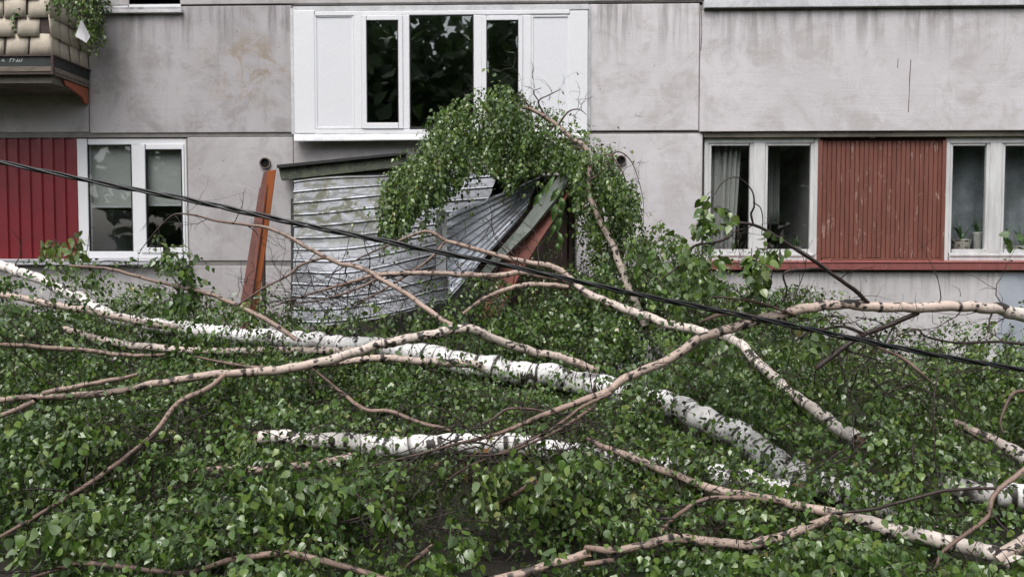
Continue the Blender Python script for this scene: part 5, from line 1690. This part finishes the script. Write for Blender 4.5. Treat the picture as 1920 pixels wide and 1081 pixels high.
# big fresh leaves hanging beside the beam
sp = thing("leafy_sprig", "bright green broad leaves hanging beside the red canopy beam", "sprig", at(1048, 370, 7.75))
MB().tube([at(1058, 330, 7.8), at(1050, 375, 7.75), at(1046, 420, 7.72), at(1048, 470, 7.72)], [0.005, 0.004, 0.003, 0.002], 6).obj("stem", M['houseplant'], sp)
sprl = [(1050, 352, 0.17, 0.06, -0.55, -0.8, 0.7), (1052, 370, 0.18, 0.065, 0.1, -1, 0.5), (1044, 382, 0.2, 0.06, -0.25, -0.95, 0.2), (1048, 404, 0.19, 0.07, -0.08, -1, 0.7), (1041, 420, 0.15, 0.05, -0.35, -0.9, 0.4), (1048, 436, 0.19, 0.05, 0.14, -1, 0.8),
        (1030, 345, 0.19, 0.05, -0.6, -0.7, 0.6), (1040, 330, 0.2, 0.05, -0.4, -0.8, 0.9), (1046, 392, 0.14, 0.05, 0.3, -0.9, 0.3), (1046, 455, 0.12, 0.035, -0.1, -1, 0.9), (1015, 362, 0.15, 0.045, -0.5, -0.8, 0.4)]
for px, py, L_, w_, ax_, az_, tnt in sprl:
    L_, w_ = L_ * random.uniform(0.8, 1.1), w_ * random.uniform(0.8, 1.1)
    p0 = at(px, py, 7.72 + random.uniform(-.03, .03))
    A = Vector((ax_, -0.1, az_)).normalized()
    Bv = A.cross(Vector((0.3 * random.uniform(-1, 1), -1, 0.2))).normalized()
    Nn = Bv.cross(A)
    m = MB()
    for i in range(8):
        q = i / 7
        w = w_ * 0.5 * math.sin(math.pi * q ** 0.8) * (1 + 0.12 * math.sin(i * 2.5)) + 0.001
        c = p0 + A * L_ * q + Nn * 0.02 * math.sin(q * 5)
        m.v += [tuple(c + Bv * w + Nn * w * 0.35), tuple(c), tuple(c - Bv * w + Nn * w * 0.35)]
    for i in range(7):
        m.f += [(3 * i, 3 * i + 1, 3 * i + 4, 3 * i + 3), (3 * i + 1, 3 * i + 2, 3 * i + 5, 3 * i + 4)]
    o = m.obj("leaf", M['freshleaf'], sp, solid=0.0008)
    a = o.data.attributes.new("tint", 'FLOAT', 'POINT')
    a.data.foreach_set("value", [tnt] * len(o.data.vertices))

# grey standpipe by the wall, concrete block, brick bits
pc = at(1243, 640, 9.0)
pp_ = thing("standpipe", "small grey capped pipe standing by the wall among leaves", "pipe", (pc.x, pc.y, 0))
MB().tube([(pc.x, pc.y, 0), (pc.x, pc.y, pc.z)], 0.045, 14).obj("pipe", M['greypipe'], pp_, smooth=True)
MB().tube([(pc.x, pc.y, pc.z), (pc.x, pc.y, pc.z + 0.03)], 0.06, 14).obj("cap", M['greypipe'], pp_, bevel=0.004)
dry = Dummy()
dry.leaves = Leaves()
b = np.array([at(870 + rng.normal(0, 22), 855 + rng.normal(0, 16), 4.28) for _ in range(6)] + [at(1700 + rng.normal(0, 8), 1028, 3.9) for _ in range(2)])
PLd = walk(b, norm(rng.normal(0, 1, b.shape)), np.full(len(b), 0.09), 4, 0.3, 1.0)
leaf_along(dry, PLd, 0.03, 0.05, 0.6)
dry.leaves.cat()
dry.leaves.T[:] = 1.0
dt = thing("withered_twig", "cluster of withered orange brown leaves over the low trunk", "twig", at(870, 855, 4.28))
dt_l = dry.leaves
for i in range(len(dt_l.P)):
    one = Leaves()
    one.P, one.A, one.N, one.S, one.T = (q[i:i + 1] for q in (dt_l.P, dt_l.A, dt_l.N, dt_l.S, dt_l.T))
    link("leaf", leaf_mesh("leaf", one), M['leaf'], dt)
link("stem", poly_tubes("stem", PLd, np.full(len(b), 0.002), np.full(len(b), 0.001)), M['twig'], dt)
# concrete kerb half hidden under the leaves on the right
k0 = at(1700, 925, 5.15)
kb = MB().box(k0.x, k0.x + 2.6, 5.1, 5.32, 0, 0.2).obj("concrete_kerb", M['step'], None, bevel=0.015)
kb["label"], kb["category"] = "grey concrete kerb half buried under leaves on the right", "kerb"

# ------------------------------------------------------------------ the wood across the yard that the panes mirror
wd = Leaves()
n = 15000
cxs = np.array([-16, -10, -5, 1, 6, 12, 18, 24.0, -13, -7, -2, 4, 9, 15, 21])
ci = rng.integers(0, len(cxs), n)
u = norm(rng.normal(0, 1, (n, 3))) * (rng.random((n, 1)) ** 0.4)
P = np.stack([cxs[ci], np.where(ci < 8, -17 - 2.0 * (ci % 3), -24.0), 7.0 + 0.9 * (ci % 2)], 1) + u * np.array([4.2, 2.4, 7.0])
wd.add(P, rng.normal(0, 1, (n, 3)), rng.normal(0, 1, (n, 3)), rng.uniform(0.7, 1.2, n), rng.uniform(0, 0.6, n))
wd.cat()
wo_ = link("woods", leaf_mesh("woods", wd), M['leaf'], None, kind="stuff")
wo_["label"] = "row of leafy trees across the yard mirrored in the panes"
